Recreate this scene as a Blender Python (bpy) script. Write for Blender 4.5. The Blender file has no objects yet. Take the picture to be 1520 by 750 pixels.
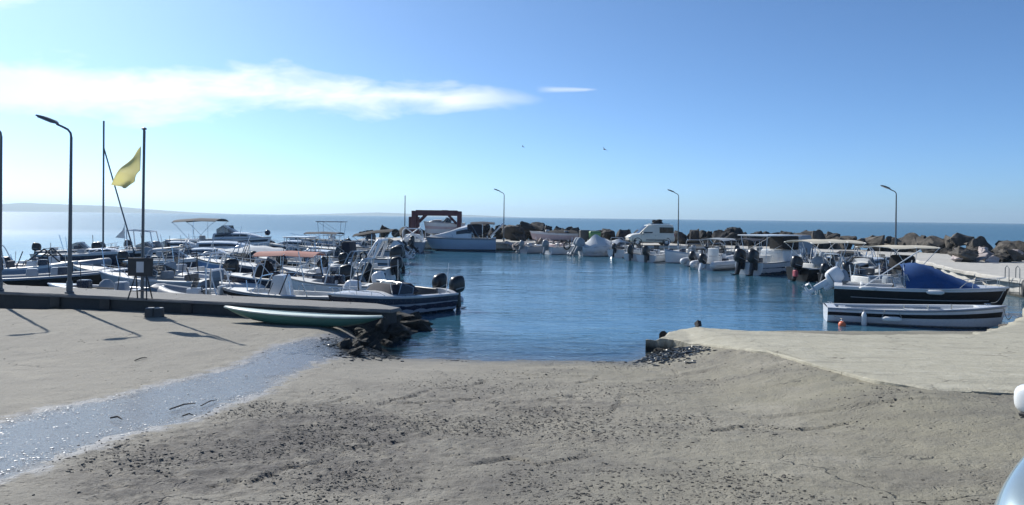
import bpy, bmesh, math, random
from math import sin, cos, pi, radians, sqrt, atan2
from mathutils import Vector, Matrix, noise

scene = bpy.context.scene
col = scene.collection
random.seed(7)

# ------------------------------------------------------------------ camera
CZ = 3.15            # eye height above the water
F = 1100.0           # focal length in pixels of the 1520 px wide photograph
CX, HY = 760.0, 322.3
ROLL = 0.0120
cam_d = bpy.data.cameras.new('camera')
cam = bpy.data.objects.new('camera', cam_d); col.objects.link(cam)
cam_d.sensor_width = 36.0
cam_d.lens = 36.0 * F / 1520.0
cam_d.shift_y = -(375.0 - HY) / 1520.0
cam_d.clip_start = 0.05; cam_d.clip_end = 40000
cam.matrix_world = Matrix.Translation((0, 0, CZ)) @ Matrix.Rotation(pi/2, 4, 'X') @ Matrix.Rotation(ROLL, 4, 'Z')
scene.camera = cam

# ------------------------------------------------------------------ world, sun, exposure
SUN_EL, SUN_AZ = radians(36.5), radians(-42.5)      # azimuth from +Y towards +X
world = bpy.data.worlds.new('World'); scene.world = world; world.use_nodes = True
wn, wl = world.node_tree.nodes, world.node_tree.links
wn.clear()
def wnode(t, **kw):
    n = wn.new(t)
    for k, v in kw.items(): setattr(n, k, v)
    return n
def wmath(op, a, b=None, c=None, clamp=False):
    n = wn.new('ShaderNodeMath'); n.operation = op; n.use_clamp = clamp
    for i, s in enumerate((a, b, c)):
        if s is None: continue
        if isinstance(s, (int, float)): n.inputs[i].default_value = s
        else: wl.new(s, n.inputs[i])
    return n.outputs[0]
sky = wnode('ShaderNodeTexSky', sky_type='NISHITA')
sky.sun_disc = False
sky.sun_elevation = SUN_EL
sky.sun_rotation = SUN_AZ
sky.altitude = 0; sky.air_density = 0.5; sky.dust_density = 0.72; sky.ozone_density = 4.0
tc = wnode('ShaderNodeTexCoord')
sep = wnode('ShaderNodeSeparateXYZ'); wl.new(tc.outputs['Generated'], sep.inputs[0])
ysafe = wmath('MAXIMUM', sep.outputs['Y'], 0.05)
cu = wmath('DIVIDE', sep.outputs['X'], ysafe)
cv = wmath('DIVIDE', sep.outputs['Z'], ysafe)
comb = wnode('ShaderNodeCombineXYZ')
wl.new(wmath('MULTIPLY', cu, 3.0), comb.inputs[0]); wl.new(wmath('MULTIPLY', cv, 9.0), comb.inputs[1])
nz = wnode('ShaderNodeTexNoise'); nz.inputs['Scale'].default_value = 3.0; nz.inputs['Detail'].default_value = 9; nz.inputs['Roughness'].default_value = 0.62
nz.inputs['Distortion'].default_value = 0.3
wl.new(comb.outputs[0], nz.inputs['Vector'])
nz2_ = wnode('ShaderNodeTexNoise'); nz2_.inputs['Scale'].default_value = 1.15; nz2_.inputs['Detail'].default_value = 3
wl.new(comb.outputs[0], nz2_.inputs['Vector'])
nval = wmath('ADD', wmath('SUBTRACT', nz.outputs['Fac'], 0.5), wmath('MULTIPLY', wmath('SUBTRACT', nz2_.outputs['Fac'], 0.5), 1.1))
def cloud_mask(tip, wid, v_left, slope, half, nk, dens, tipk=60.0):
    """A long lens of cloud lying along one band of the sky, thinning to a tip."""
    taper = wmath('POWER', wmath('MULTIPLY', wmath('SUBTRACT', tip, cu), 1.0/wid, clamp=True), 0.65)
    hv = wmath('MULTIPLY_ADD', taper, half, 0.0015)
    vc = wmath('MULTIPLY_ADD', cu, slope, v_left)
    d = wmath('DIVIDE', wmath('SUBTRACT', cv, vc), hv)
    up = wmath('ABSOLUTE', d)
    m = wmath('SUBTRACT', wmath('MULTIPLY_ADD', nval, nk, 1.0), up)
    m = wmath('MULTIPLY', m, 1.2, clamp=True)
    # only exists in front (y>0) and left of its tip
    front = wmath('GREATER_THAN', sep.outputs['Y'], 0.06)
    left = wmath('MULTIPLY', wmath('SUBTRACT', tip, cu), tipk, clamp=True)
    m = wmath('MULTIPLY', wmath('MULTIPLY', m, front), left)
    return wmath('MULTIPLY', m, dens)
m1 = cloud_mask(0.045, 0.42, 0.159, -0.012, 0.042, 1.9, 0.82, 8.0)
m1 = wmath('MULTIPLY', m1, wmath('MULTIPLY_ADD', wmath('MULTIPLY', wmath('ADD', cu, 0.78), 3.2, clamp=True), 0.5, 0.5))
m2 = cloud_mask(0.115, 0.06, 0.172, 0.012, 0.0035, 1.0, 0.40)
m3 = cloud_mask(-0.60, 0.10, 0.292, 0.0, 0.020, 2.2, 0.45)
# round off the right-hand end of wisp two on its left side
m2 = wmath('MULTIPLY', m2, wmath('MULTIPLY', wmath('SUBTRACT', cu, 0.03), 40.0, clamp=True))
mask = wmath('MAXIMUM', wmath('MAXIMUM', m1, m2), m3)
inner = wmath('MULTIPLY_ADD', nval, 0.5, 0.95)
mask = wmath('MULTIPLY', mask, inner, clamp=True)
tint = wnode('ShaderNodeMix', data_type='RGBA', blend_type='MULTIPLY')
tint.inputs['Factor'].default_value = 1.0
wl.new(sky.outputs[0], tint.inputs['A']); tint.inputs['B'].default_value = (0.90, 1.20, 1.34, 1)
mix = wnode('ShaderNodeMix', data_type='RGBA')
wl.new(mask, mix.inputs['Factor']); wl.new(tint.outputs['Result'], mix.inputs['A'])
mix.inputs['B'].default_value = (10.4, 10.6, 10.8, 1)
bg = wnode('ShaderNodeBackground'); bg.inputs['Strength'].default_value = 0.090
wo = wnode('ShaderNodeOutputWorld')
wl.new(mix.outputs['Result'], bg.inputs['Color']); wl.new(bg.outputs[0], wo.inputs['Surface'])

sun_d = bpy.data.lights.new('sun', 'SUN'); sun_d.energy = 4.5; sun_d.angle = radians(0.53)
sun_d.color = (1.0, 0.965, 0.90)
sun = bpy.data.objects.new('sun', sun_d); col.objects.link(sun)
sdir = Vector((sin(SUN_AZ)*cos(SUN_EL), cos(SUN_AZ)*cos(SUN_EL), sin(SUN_EL)))
sun.rotation_euler = sdir.to_track_quat('Z', 'Y').to_euler()
sun.location = sdir * 60

scene.view_settings.view_transform = 'Standard'
scene.view_settings.look = 'None'
scene.view_settings.gamma = 1.0
scene.view_settings.exposure = 0.42
scene.render.engine = 'CYCLES'
scene.cycles.max_bounces = 6; scene.cycles.transparent_max_bounces = 8
scene.cycles.volume_bounces = 0
scene.cycles.sample_clamp_indirect = 6
scene.cycles.use_denoising = True

# ------------------------------------------------------------------ helpers
def P(px, py, z=0.0):
    """Ground point (at height z) seen at pixel px,py of the photograph."""
    u1, v1 = px - CX, HY - py
    u = u1*cos(ROLL) - v1*sin(ROLL); v = u1*sin(ROLL) + v1*cos(ROLL)
    Y = (z - CZ)*F/v
    return Vector((u*Y/F, Y, z))
def PX(px, Y):
    return (px - CX)*Y/F
def ZY(px, py, Y):
    u1, v1 = px - CX, HY - py
    return CZ + (u1*sin(ROLL) + v1*cos(ROLL))*Y/F

def sstep(a, b, x):
    t = max(0.0, min(1.0, (x-a)/(b-a))); return t*t*(3-2*t)
def lerp(a, b, t): return a + (b-a)*t
def interp(pts, x):
    if x <= pts[0][0]: return pts[0][1]
    for (x0, y0), (x1, y1) in zip(pts, pts[1:]):
        if x <= x1: return lerp(y0, y1, (x-x0)/(x1-x0))
    return pts[-1][1]
def poly_sd(poly, x, y):
    """Signed distance to a polygon, positive inside."""
    d2 = 1e18; inside = False; n = len(poly)
    for i in range(n):
        ax, ay = poly[i]; bx, by = poly[(i+1) % n]
        ex, ey = bx-ax, by-ay; wx, wy = x-ax, y-ay
        t = max(0.0, min(1.0, (wx*ex+wy*ey)/(ex*ex+ey*ey+1e-12)))
        dx, dy = wx-ex*t, wy-ey*t
        d2 = min(d2, dx*dx+dy*dy)
        if (ay > y) != (by > y) and x < (bx-ax)*(y-ay)/(by-ay) + ax: inside = not inside
    d = sqrt(d2)
    return d if inside else -d

class MB:
    """Collects pieces of one mesh."""
    def __init__(s): s.v = []; s.f = []
    def add(s, vs, fs, M=None):
        b = len(s.v)
        for v in vs:
            v = Vector(v); s.v.append(M @ v if M is not None else v)
        s.f += [tuple(b+i for i in f) for f in fs]
    def loft(s, rings, closed=True, cap=True, M=None):
        n = len(rings[0]); vs = [p for r in rings for p in r]; fs = []
        for i in range(len(rings)-1):
            for j in range(n if closed else n-1):
                k = (j+1) % n
                fs.append((i*n+j, i*n+k, (i+1)*n+k, (i+1)*n+j))
        if cap and closed:
            fs.append(tuple(reversed(range(n)))); fs.append(tuple((len(rings)-1)*n+j for j in range(n)))
        s.add(vs, fs, M)
    def rbox(s, c, d, r=0.02, M=None, top=1.0, ox=0.0):
        """Box with rounded vertical edges and chamfered top and bottom; top scales its upper face."""
        sx, sy, sz = d[0]/2, d[1]/2, d[2]/2
        r = min(r, sx*0.9, sy*0.9, sz*0.9)
        def ring(z, ins, sc, dx):
            out = []; ax, ay, rr = sx*sc-ins, sy*sc-ins, max(r-ins*0.5, 0.001)
            for qx, qy, a0 in ((1,1,0),(-1,1,pi/2),(-1,-1,pi),(1,-1,1.5*pi)):
                for k in range(3):
                    a = a0 + k*pi/4
                    out.append((c[0]+dx+qx*(ax-rr)+rr*cos(a), c[1]+qy*(ay-rr)+rr*sin(a), c[2]+z))
            return out
        s.loft([ring(-sz, r*0.7, 1, 0), ring(-sz+r*0.7, 0, 1, 0), ring(sz-r*0.7, 0, top, ox), ring(sz, r*0.7, top, ox)], M=M)
    def tube(s, path, r, n=8, M=None, closed=False):
        path = [Vector(p) for p in path]; m = len(path)
        rs = r if isinstance(r, (list, tuple)) else [r]*m
        rings = []; prev = None
        for i in range(m):
            if closed: t = path[(i+1) % m] - path[i-1]
            else: t = path[min(i+1, m-1)] - path[max(i-1, 0)]
            if t.length < 1e-9: t = Vector((0,0,1))
            t.normalize()
            if prev is None:
                a = Vector((0,0,1)) if abs(t.z) < 0.9 else Vector((1,0,0))
                prev = t.cross(a).normalized()
            nrm = (prev - t*prev.dot(t))
            if nrm.length < 1e-6: nrm = t.orthogonal()
            nrm.normalize(); prev = nrm; bn = t.cross(nrm)
            rings.append([path[i] + (nrm*cos(2*pi*k/n) + bn*sin(2*pi*k/n))*rs[i] for k in range(n)])
        if closed: s.loft(rings + [rings[0]], cap=False, M=M)
        else: s.loft(rings, M=M)
    def lathe(s, prof, n=16, M=None):
        rings = [[(r*cos(2*pi*k/n), r*sin(2*pi*k/n), z) for k in range(n)] for r, z in prof]
        s.loft(rings, M=M)
    def ball(s, c, rx, ry=None, rz=None, M=None, n=12):
        ry = ry or rx; rz = rz or rx
        rings = []
        for i in range(n//2+1):
            a = -pi/2 + pi*i/(n//2); q = max(cos(a), 0.02)
            rings.append([(c[0]+rx*q*cos(2*pi*k/n), c[1]+ry*q*sin(2*pi*k/n), c[2]+rz*sin(a)) for k in range(n)])
        s.loft(rings, M=M)
    def sheet(s, grid, th, M=None):
        """A thin shell of thickness th hung under a grid of points."""
        a = len(grid); b = len(grid[0])
        top = [Vector(p) for r in grid for p in r]; bot = [p - Vector((0,0,th)) for p in top]
        N = a*b; fs = []
        for i in range(a-1):
            for j in range(b-1):
                q = (i*b+j, (i+1)*b+j, (i+1)*b+j+1, i*b+j+1)
                fs.append(q); fs.append(tuple(N+k for k in reversed(q)))
        edge = [i*b for i in range(a)] + [(a-1)*b+j for j in range(1, b)] + [i*b+b-1 for i in range(a-2, -1, -1)] + [j for j in range(b-2, 0, -1)]
        for k in range(len(edge)):
            e0, e1 = edge[k], edge[(k+1) % len(edge)]
            fs.append((e1, e0, N+e0, N+e1))
        s.add(top+bot, fs, M)
    def build(s, name, mat, parent=None, sharp=38, loc=None):
        me = bpy.data.meshes.new(name)
        me.from_pydata([tuple(v) for v in s.v], [], s.f)
        bm = bmesh.new(); bm.from_mesh(me)
        bmesh.ops.recalc_face_normals(bm, faces=bm.faces)
        bm.to_mesh(me); bm.free()
        me.shade_smooth(); me.set_sharp_from_angle(angle=radians(sharp))
        me.materials.append(mat)
        o = bpy.data.objects.new(name, me); col.objects.link(o)
        if parent: o.parent = parent
        if loc: o.location = loc
        return o

def tag(o, label=None, cat=None, group=None, kind=None):
    if label: o['label'] = label
    if cat: o['category'] = cat
    if group: o['group'] = group
    if kind: o['kind'] = kind
    return o
def empty(name, loc, rz=0, label=None, cat=None, group=None):
    o = bpy.data.objects.new(name, None); col.objects.link(o)
    o.empty_display_size = 0.2
    o.location = loc; o.rotation_euler = (0, 0, rz)
    return tag(o, label, cat, group)
def copy_tree(o, parent=None):
    c = o.copy(); col.objects.link(c)
    if parent: c.parent = parent
    for ch in list(o.children): copy_tree(ch, c)
    return c

# ------------------------------------------------------------------ materials
class NT:
    def __init__(s, name):
        s.m = bpy.data.materials.new(name); s.m.use_nodes = True
        s.n, s.l = s.m.node_tree.nodes, s.m.node_tree.links
        s.p = s.n['Principled BSDF']; s.out = s.n['Material Output']
    def node(s, t, ins=None, **kw):
        n = s.n.new(t)
        for k, v in kw.items(): setattr(n, k, v)
        for k, v in (ins or {}).items(): s.put(v, n.inputs[k])
        return n
    def put(s, v, sock):
        if hasattr(v, 'is_output'): s.l.new(v, sock)
        elif isinstance(v, tuple) and len(v) == 3 and sock.type == 'RGBA': sock.default_value = (*v, 1)
        else: sock.default_value = v
    def math(s, op, a, b=None, clamp=False):
        n = s.n.new('ShaderNodeMath'); n.operation = op; n.use_clamp = clamp
        s.put(a, n.inputs[0])
        if b is not None: s.put(b, n.inputs[1])
        return n.outputs[0]
    def mix(s, f, a, b, blend='MIX'):
        n = s.n.new('ShaderNodeMix'); n.data_type = 'RGBA'; n.blend_type = blend
        s.put(f, n.inputs['Factor']); s.put(a, n.inputs['A']); s.put(b, n.inputs['B'])
        return n.outputs['Result']
    def noise(s, scale, detail=4, rough=0.55, vec=None, dist=0.0):
        n = s.node('ShaderNodeTexNoise', {'Scale': scale, 'Detail': detail, 'Roughness': rough, 'Distortion': dist})
        if vec is not None: s.l.new(vec, n.inputs['Vector'])
        return n.outputs['Fac']
    def ramp(s, f, a, b):
        n = s.node('ShaderNodeMapRange', {'Value': f, 'From Min': a, 'From Max': b}); n.clamp = True
        return n.outputs[0]
    def coords(s, kind='Object', scale=(1,1,1)):
        t = s.node('ShaderNodeTexCoord'); m = s.node('ShaderNodeMapping', {'Vector': t.outputs[kind], 'Scale': scale})
        return m.outputs[0]
    def bump(s, h, strength=0.3, dist=0.02, nrm=None):
        b = s.node('ShaderNodeBump', {'Height': h, 'Strength': strength, 'Distance': dist})
        if nrm is not None: s.l.new(nrm, b.inputs['Normal'])
        return b.outputs[0]

def mat(name, c, rough=0.5, metal=0.0, dirt=0.25, dcol=None, scale=3.0, bump=0.0, spec=0.5, coat=0.0, bscale=60):
    t = NT(name); v = t.coords()
    n1 = t.noise(scale, 6, 0.6, v); n2 = t.noise(scale*7, 4, 0.6, v)
    f = t.ramp(t.math('ADD', t.math('MULTIPLY', n1, 0.7), t.math('MULTIPLY', n2, 0.3)), 0.45, 0.72)
    dc = dcol or tuple(x*0.45+0.015 for x in c)
    t.put(t.mix(t.math('MULTIPLY', f, dirt), c, dc), t.p.inputs['Base Color'])
    t.put(t.math('ADD', t.math('MULTIPLY', n2, 0.25), rough-0.12, clamp=True), t.p.inputs['Roughness'])
    t.p.inputs['Metallic'].default_value = metal
    t.p.inputs['Specular IOR Level'].default_value = spec
    t.p.inputs['Coat Weight'].default_value = coat
    if bump: t.put(t.bump(t.noise(bscale, 5, 0.6, v), bump, 0.01), t.p.inputs['Normal'])
    return t.m
def glass_mat(name, c, alpha=0.75):
    t = NT(name)
    t.put(c, t.p.inputs['Base Color']); t.p.inputs['Roughness'].default_value = 0.06
    t.p.inputs['Specular IOR Level'].default_value = 0.6
    t.p.inputs['Alpha'].default_value = alpha
    return t.m

M = {}
M['gel_white'] = mat('white gelcoat', (0.60, 0.615, 0.63), 0.28, dirt=0.30, dcol=(0.45, 0.44, 0.38), scale=1.6, coat=0.2)
M['gel_grey'] = mat('grey gelcoat', (0.30, 0.33, 0.37), 0.35, dirt=0.3, scale=2)
M['gel_cream'] = mat('cream gelcoat', (0.66, 0.63, 0.55), 0.35, dirt=0.3, scale=2)
M['gel_pink'] = mat('faded pink gelcoat', (0.52, 0.40, 0.40), 0.5, dirt=0.4, scale=2)
M['gel_blue'] = mat('blue gelcoat', (0.10, 0.20, 0.36), 0.3, dirt=0.25, scale=2)
M['gel_pale_blue'] = mat('pale blue gelcoat', (0.27, 0.37, 0.47), 0.35, dirt=0.25, scale=2)
M['gel_navy'] = mat('navy gelcoat', (0.018, 0.026, 0.05), 0.25, dirt=0.3, scale=2)
M['gel_black'] = mat('black gelcoat', (0.009, 0.010, 0.012), 0.45, spec=0.25, dirt=0.10, dcol=(0.06,0.06,0.06), scale=2)
M['deck'] = mat('nonslip deck', (0.60, 0.61, 0.60), 0.6, dirt=0.4, dcol=(0.33,0.31,0.27), scale=3, bump=0.2)
M['sole'] = mat('cockpit sole', (0.34, 0.35, 0.35), 0.7, dirt=0.5, scale=3, bump=0.2)
M['rubber'] = mat('black rubber', (0.018, 0.018, 0.02), 0.6, dirt=0.4, dcol=(0.07,0.07,0.065), scale=4)
M['rub_grey'] = mat('grey rub rail', (0.22, 0.23, 0.24), 0.55, dirt=0.3)
M['tube_grey'] = mat('grey hypalon', (0.22, 0.245, 0.28), 0.55, dirt=0.35, scale=2.5)
M['tube_white'] = mat('white hypalon', (0.52, 0.54, 0.56), 0.5, dirt=0.35, dcol=(0.36,0.36,0.33), scale=2.5)
M['tube_black'] = mat('black hypalon', (0.02, 0.021, 0.025), 0.5, dirt=0.35, dcol=(0.07,0.07,0.07), scale=2.5)
M['eng_black'] = mat('black engine cowl', (0.012, 0.013, 0.015), 0.3, dirt=0.2, dcol=(0.06,0.06,0.06))
M['eng_white'] = mat('white engine cowl', (0.72, 0.73, 0.74), 0.32, dirt=0.25)
M['eng_grey'] = mat('grey engine cowl', (0.20, 0.22, 0.24), 0.35, dirt=0.25)
M['metal'] = mat('dull aluminium', (0.42, 0.44, 0.46), 0.35, metal=0.9, dirt=0.35)
M['steel'] = mat('stainless steel', (0.62, 0.64, 0.66), 0.2, metal=1.0, dirt=0.15)
M['white_paint'] = mat('white painted metal', (0.74, 0.75, 0.76), 0.4, dirt=0.25, dcol=(0.42,0.36,0.28))
M['canvas_navy'] = mat('navy canvas', (0.012, 0.016, 0.030), 0.85, dirt=0.3, bump=0.3, bscale=25)
M['canvas_black'] = mat('black canvas', (0.012, 0.012, 0.014), 0.9, dirt=0.4, dcol=(0.04,0.04,0.04), bump=0.3, bscale=25)
M['canvas_blue'] = mat('royal blue canvas', (0.010, 0.062, 0.205), 0.8, dirt=0.55, dcol=(0.012, 0.03, 0.075), scale=2.5, bump=0.5, bscale=9)
M['canvas_white'] = mat('white canvas', (0.66, 0.69, 0.71), 0.8, dirt=0.35, dcol=(0.46,0.44,0.40), scale=2, bump=0.4, bscale=8)
M['canvas_beige'] = mat('beige canvas', (0.66, 0.61, 0.50), 0.85, dirt=0.3, scale=2, bump=0.3, bscale=12)
M['canvas_red'] = mat('sun faded red canvas', (0.46, 0.20, 0.16), 0.85, dirt=0.7, dcol=(0.42, 0.31, 0.28), scale=2, bump=0.4, bscale=9)
M['canvas_grey'] = mat('grey canvas', (0.26, 0.30, 0.34), 0.85, dirt=0.4, scale=2, bump=0.4, bscale=9)
M['vinyl_white'] = mat('white vinyl seat', (0.64, 0.64, 0.62), 0.45, dirt=0.35, scale=4)
M['vinyl_dark'] = mat('dark vinyl seat', (0.05, 0.055, 0.065), 0.5, dirt=0.3, scale=4)
M['rope'] = mat('worn rope', (0.40, 0.38, 0.33), 0.9, dirt=0.5, scale=20)
M['fender'] = mat('white fender vinyl', (0.70, 0.70, 0.68), 0.4, dirt=0.4, dcol=(0.35,0.34,0.30), scale=6)
M['glass_dark'] = glass_mat('tinted acrylic', (0.015, 0.022, 0.030), 0.82)
M['glass_clear'] = glass_mat('clear acrylic', (0.20, 0.27, 0.32), 0.45)
M['lamp_paint'] = mat('grey lamp paint', (0.105, 0.118, 0.130), 0.45, metal=0.2, dirt=0.3)
M['lens'] = mat('lamp lens', (0.55, 0.57, 0.58), 0.2, dirt=0.2)
M['rust'] = mat('rusty maroon steel', (0.070, 0.022, 0.032), 0.65, dirt=0.6, dcol=(0.05,0.02,0.02), scale=3, bump=0.2)
M['orange'] = mat('orange buoy plastic', (0.62, 0.14, 0.06), 0.45, dirt=0.4, scale=8)
M['red'] = mat('dull red plastic', (0.35, 0.05, 0.07), 0.45, dirt=0.4, scale=8)
M['green_bin'] = mat('green bin plastic', (0.10, 0.24, 0.10), 0.5, dirt=0.4, scale=4)
M['kayak_green'] = mat('sea green hull paint', (0.065, 0.19, 0.145), 0.4, dirt=0.4, dcol=(0.08,0.12,0.10), scale=2)
M['kayak_rim'] = mat('pale green rim', (0.55, 0.64, 0.58), 0.45, dirt=0.35, scale=3)
M['paper'] = mat('weathered paper', (0.58, 0.60, 0.62), 0.8, dirt=0.3)
M['board'] = mat('dark board paint', (0.020, 0.022, 0.026), 0.5, dirt=0.4, dcol=(0.06,0.06,0.06))
M['flag'] = mat('faded yellow cloth', (0.76, 0.73, 0.45), 0.85, dirt=0.75, dcol=(0.76,0.74,0.60), scale=2.2, bump=0.25, bscale=14)
M['bird'] = mat('dark feathers', (0.03, 0.03, 0.033), 0.7)
M['wood'] = mat('weathered wood', (0.26, 0.22, 0.17), 0.8, dirt=0.5, scale=6, bump=0.3)
# cloth lets some light through
for k in ('flag', 'canvas_white', 'canvas_beige', 'canvas_red'):
    m_ = M[k]; nt = m_.node_tree
    p = nt.nodes['Principled BSDF']; tr = nt.nodes.new('ShaderNodeBsdfTranslucent'); mx = nt.nodes.new('ShaderNodeMixShader')
    nt.links.new(p.inputs['Base Color'].links[0].from_socket, tr.inputs['Color'])
    mx.inputs[0].default_value = 0.68 if k == 'flag' else 0.2
    nt.links.new(p.outputs[0], mx.inputs[1]); nt.links.new(tr.outputs[0], mx.inputs[2])
    nt.links.new(mx.outputs[0], nt.nodes['Material Output'].inputs['Surface'])

# ------------------------------------------------------------------ ground: ramp, sand, wet strip
def w2(px, py, zfun=None):
    """Pixel to ground by iterating on the height field."""
    z = 0.6
    for _ in range(30):
        p = P(px, py, z); z = 0.5*z + 0.5*base_h(p.x, p.y)
    return (p.x, p.y)
def base_h(x, y):
    kl = 0.0570; kc = 0.0950; kr = 0.0640
    if y > 40: return -1.6
    wl_ = 1 - sstep(-4.6, -2.2, x + 0.10*(y-16)); wr_ = sstep(2.6, 5.0, x + 0.05*(y-16))
    k = kl*wl_ + kr*wr_ + kc*(1-wl_-wr_)
    yy = max(y, 0.0)
    tl = 1.13 - 0.09*yy
    zl = 0.42 + (tl + sqrt(tl*tl + 0.012))/2
    z = wl_*zl + wr_*(1.55-yy*kr) + (1-wl_-wr_)*(1.55-yy*kc)
    if y > 16.5:                                   # shore drops away under the water
        drop = 0.035*(1-wl_-wr_)*(y-16.5)
        z -= drop
    lim = 20.6 if x < 0 else 18.6 + max(0, x-5)*0.10
    if y > lim: z -= 1.6*sstep(0, 2.2, y-lim)
    if x > -3 and x < 4.2 and y > 14: pass
    return max(z, -1.6)
STRIP_PX = [(-700, 600), (-160, 630), (0, 622), (70, 604), (150, 590), (240, 566), (330, 545), (370, 527), (400, 512), (470, 498), (520, 494), (560, 505),
            (560, 520), (520, 528), (480, 540), (430, 560), (400, 585), (350, 602), (290, 625), (220, 645), (130, 672), (60, 700), (0, 715), (-160, 735), (-700, 700)]
strip = [w2(*p) for p in STRIP_PX]
def w2a(px, py):
    z = 0.6
    for _ in range(40):
        p = P(px, py, z); z = 0.5*z + 0.5*apron_h(p.x, p.y)
    return (p.x, p.y)
def apron_h(x, y): return max(base_h(x, min(y, 18.0)) + 0.045, 0.36)
YN = [w2a(*q) for q in ((1000, 503), (1040, 509), (1090, 517), (1150, 524), (1200, 538), (1250, 553), (1300, 565), (1380, 576), (1510, 581), (1900, 590))]
YN = [(3.35, YN[0][1]+0.3)] + [q for q in YN if q[0] > 3.4] + [(40, 9.0)]
YF = [w2a(*q) for q in ((985, 496), (990, 491), (1010, 486), (1060, 485), (1130, 489), (1250, 495), (1440, 493), (1490, 480), (1520, 464))]
YF = [(3.35, YN[0][1]+0.05)] + [q for q in YF if q[0] > 3.4] + [(17.6, 25.4), (22, 28), (40, 29)]
YF = [q for k, q in enumerate(YF) if k == 0 or q[0] > YF[k-1][0]]
def nz2(x, y, s, seed=0.0): return noise.noise(Vector((x*s, y*s, seed)))
def fbm(x, y, s, o=4, seed=0.0):
    a = 0; q = 0.5
    for i in range(o):
        a += q*noise.noise(Vector((x*s, y*s, seed+i*7.1))); s *= 2.1; q *= 0.5
    return a
CRACK_PX = [[(556, 603), (585, 594), (610, 590), (640, 577), (668, 575), (700, 573), (722, 565)], [(600, 599), (650, 597), (712, 592)],
            [(878, 617), (905, 612), (918, 603), (923, 588), (928, 598)], [(775, 563), (825, 561)], [(858, 569), (880, 566), (886, 557)],
            [(318, 722), (350, 712), (372, 716), (420, 697), (470, 690), (520, 668), (600, 655)], [(410, 622), (440, 612), (520, 590), (556, 603)],
            [(1000, 520), (990, 540), (1010, 560), (960, 566)], [(1060, 640), (1110, 632), (1180, 640), (1260, 628)], [(700, 690), (760, 678), (800, 690), (870, 676)]]
CRACKS = []
for cp in CRACK_PX:
    q = [w2(*c_) for c_ in cp]; CRACKS.append((q, min(c_[0] for c_ in q)-.2, max(c_[0] for c_ in q)+.2, min(c_[1] for c_ in q)-.2, max(c_[1] for c_ in q)+.2))
def crack_d(x, y):
    best = 9.0
    for q, xa, xb, ya, yb in CRACKS:
        if xa < x < xb and ya < y < yb:
            for (ax, ay), (bx, by) in zip(q, q[1:]):
                ex, ey = bx-ax, by-ay; wx, wy = x-ax, y-ay
                tt = max(0.0, min(1.0, (wx*ex+wy*ey)/(ex*ex+ey*ey+1e-9)))
                s_ = 1 if ex*wy-ey*wx > 0 else -1
                dd = sqrt((wx-ex*tt)**2+(wy-ey*tt)**2)
                if dd < abs(best): best = dd*s_
    return best
def ground_h(x, y):
    z = base_h(x, y)
    sd = poly_sd(strip, x, y) if (x < 0.5 and y < 20) else -5.0
    rough = 0.030*fbm(x, y, 0.9, 5) + 0.012*fbm(x, y, 4.0, 3, 9)
    if sd > -0.3:
        z -= 0.035*sstep(-0.10, 0.55, sd)
        rough += 0.012*noise.noise(Vector((x*7, y*7, 3)))
    if -1.0 < x < 6 and 7 < y < 15:                 # worn ledges in the old concrete
        l = nz2(x*0.7 + 0.3*nz2(x, y, 0.8), y*1.6, 0.55, 4.0)
        rough += 0.022*sstep(0.03, 0.05, l)*max(0, min(1, 0.5+2*nz2(x, y, 0.8, 55)))
    if -6 < x < 5 and 5 < y < 16.5:                 # broken edges of old cement layers
        cd = crack_d(x + 0.05*noise.noise(Vector((x*5, y*5, 6))), y + 0.05*noise.noise(Vector((x*5, y*5, 16))))
        if abs(cd) < 0.35:
            rough -= 0.040*math.exp(-(cd/0.030)**2)*(0.5+0.9*nz2(x, y, 3.0, 71))
            rough += 0.012*(1-abs(cd)/0.35)**2*(1 if cd > 0 else -0.3)
    if 3.5 < y < 17.5 and -13 < x < 11 and sd < 0.1:      # crumbly crust
        r = sstep(-7.5, -3.5, x + 0.9*(8.5-y)) * (0.55 + 0.9*fbm(x, y, 0.35, 3, 21))
        if poly_sd(CRUST, x, y) > -0.1: r += 0.6
        k = max(0.08, min(1.0, r + 0.9*math.exp(-((x+2.0)/2.2)**2 - ((y-9.2)/1.8)**2)))
        n1 = noise.noise(Vector((x*8, y*8, 1.7))); n2 = noise.noise(Vector((x*17, y*17, 4.2)))
        rough += k*(0.030*max(0, n1) + 0.020*n2 - 0.020*max(0, -n1-0.2))
    return z + rough, sd

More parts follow.
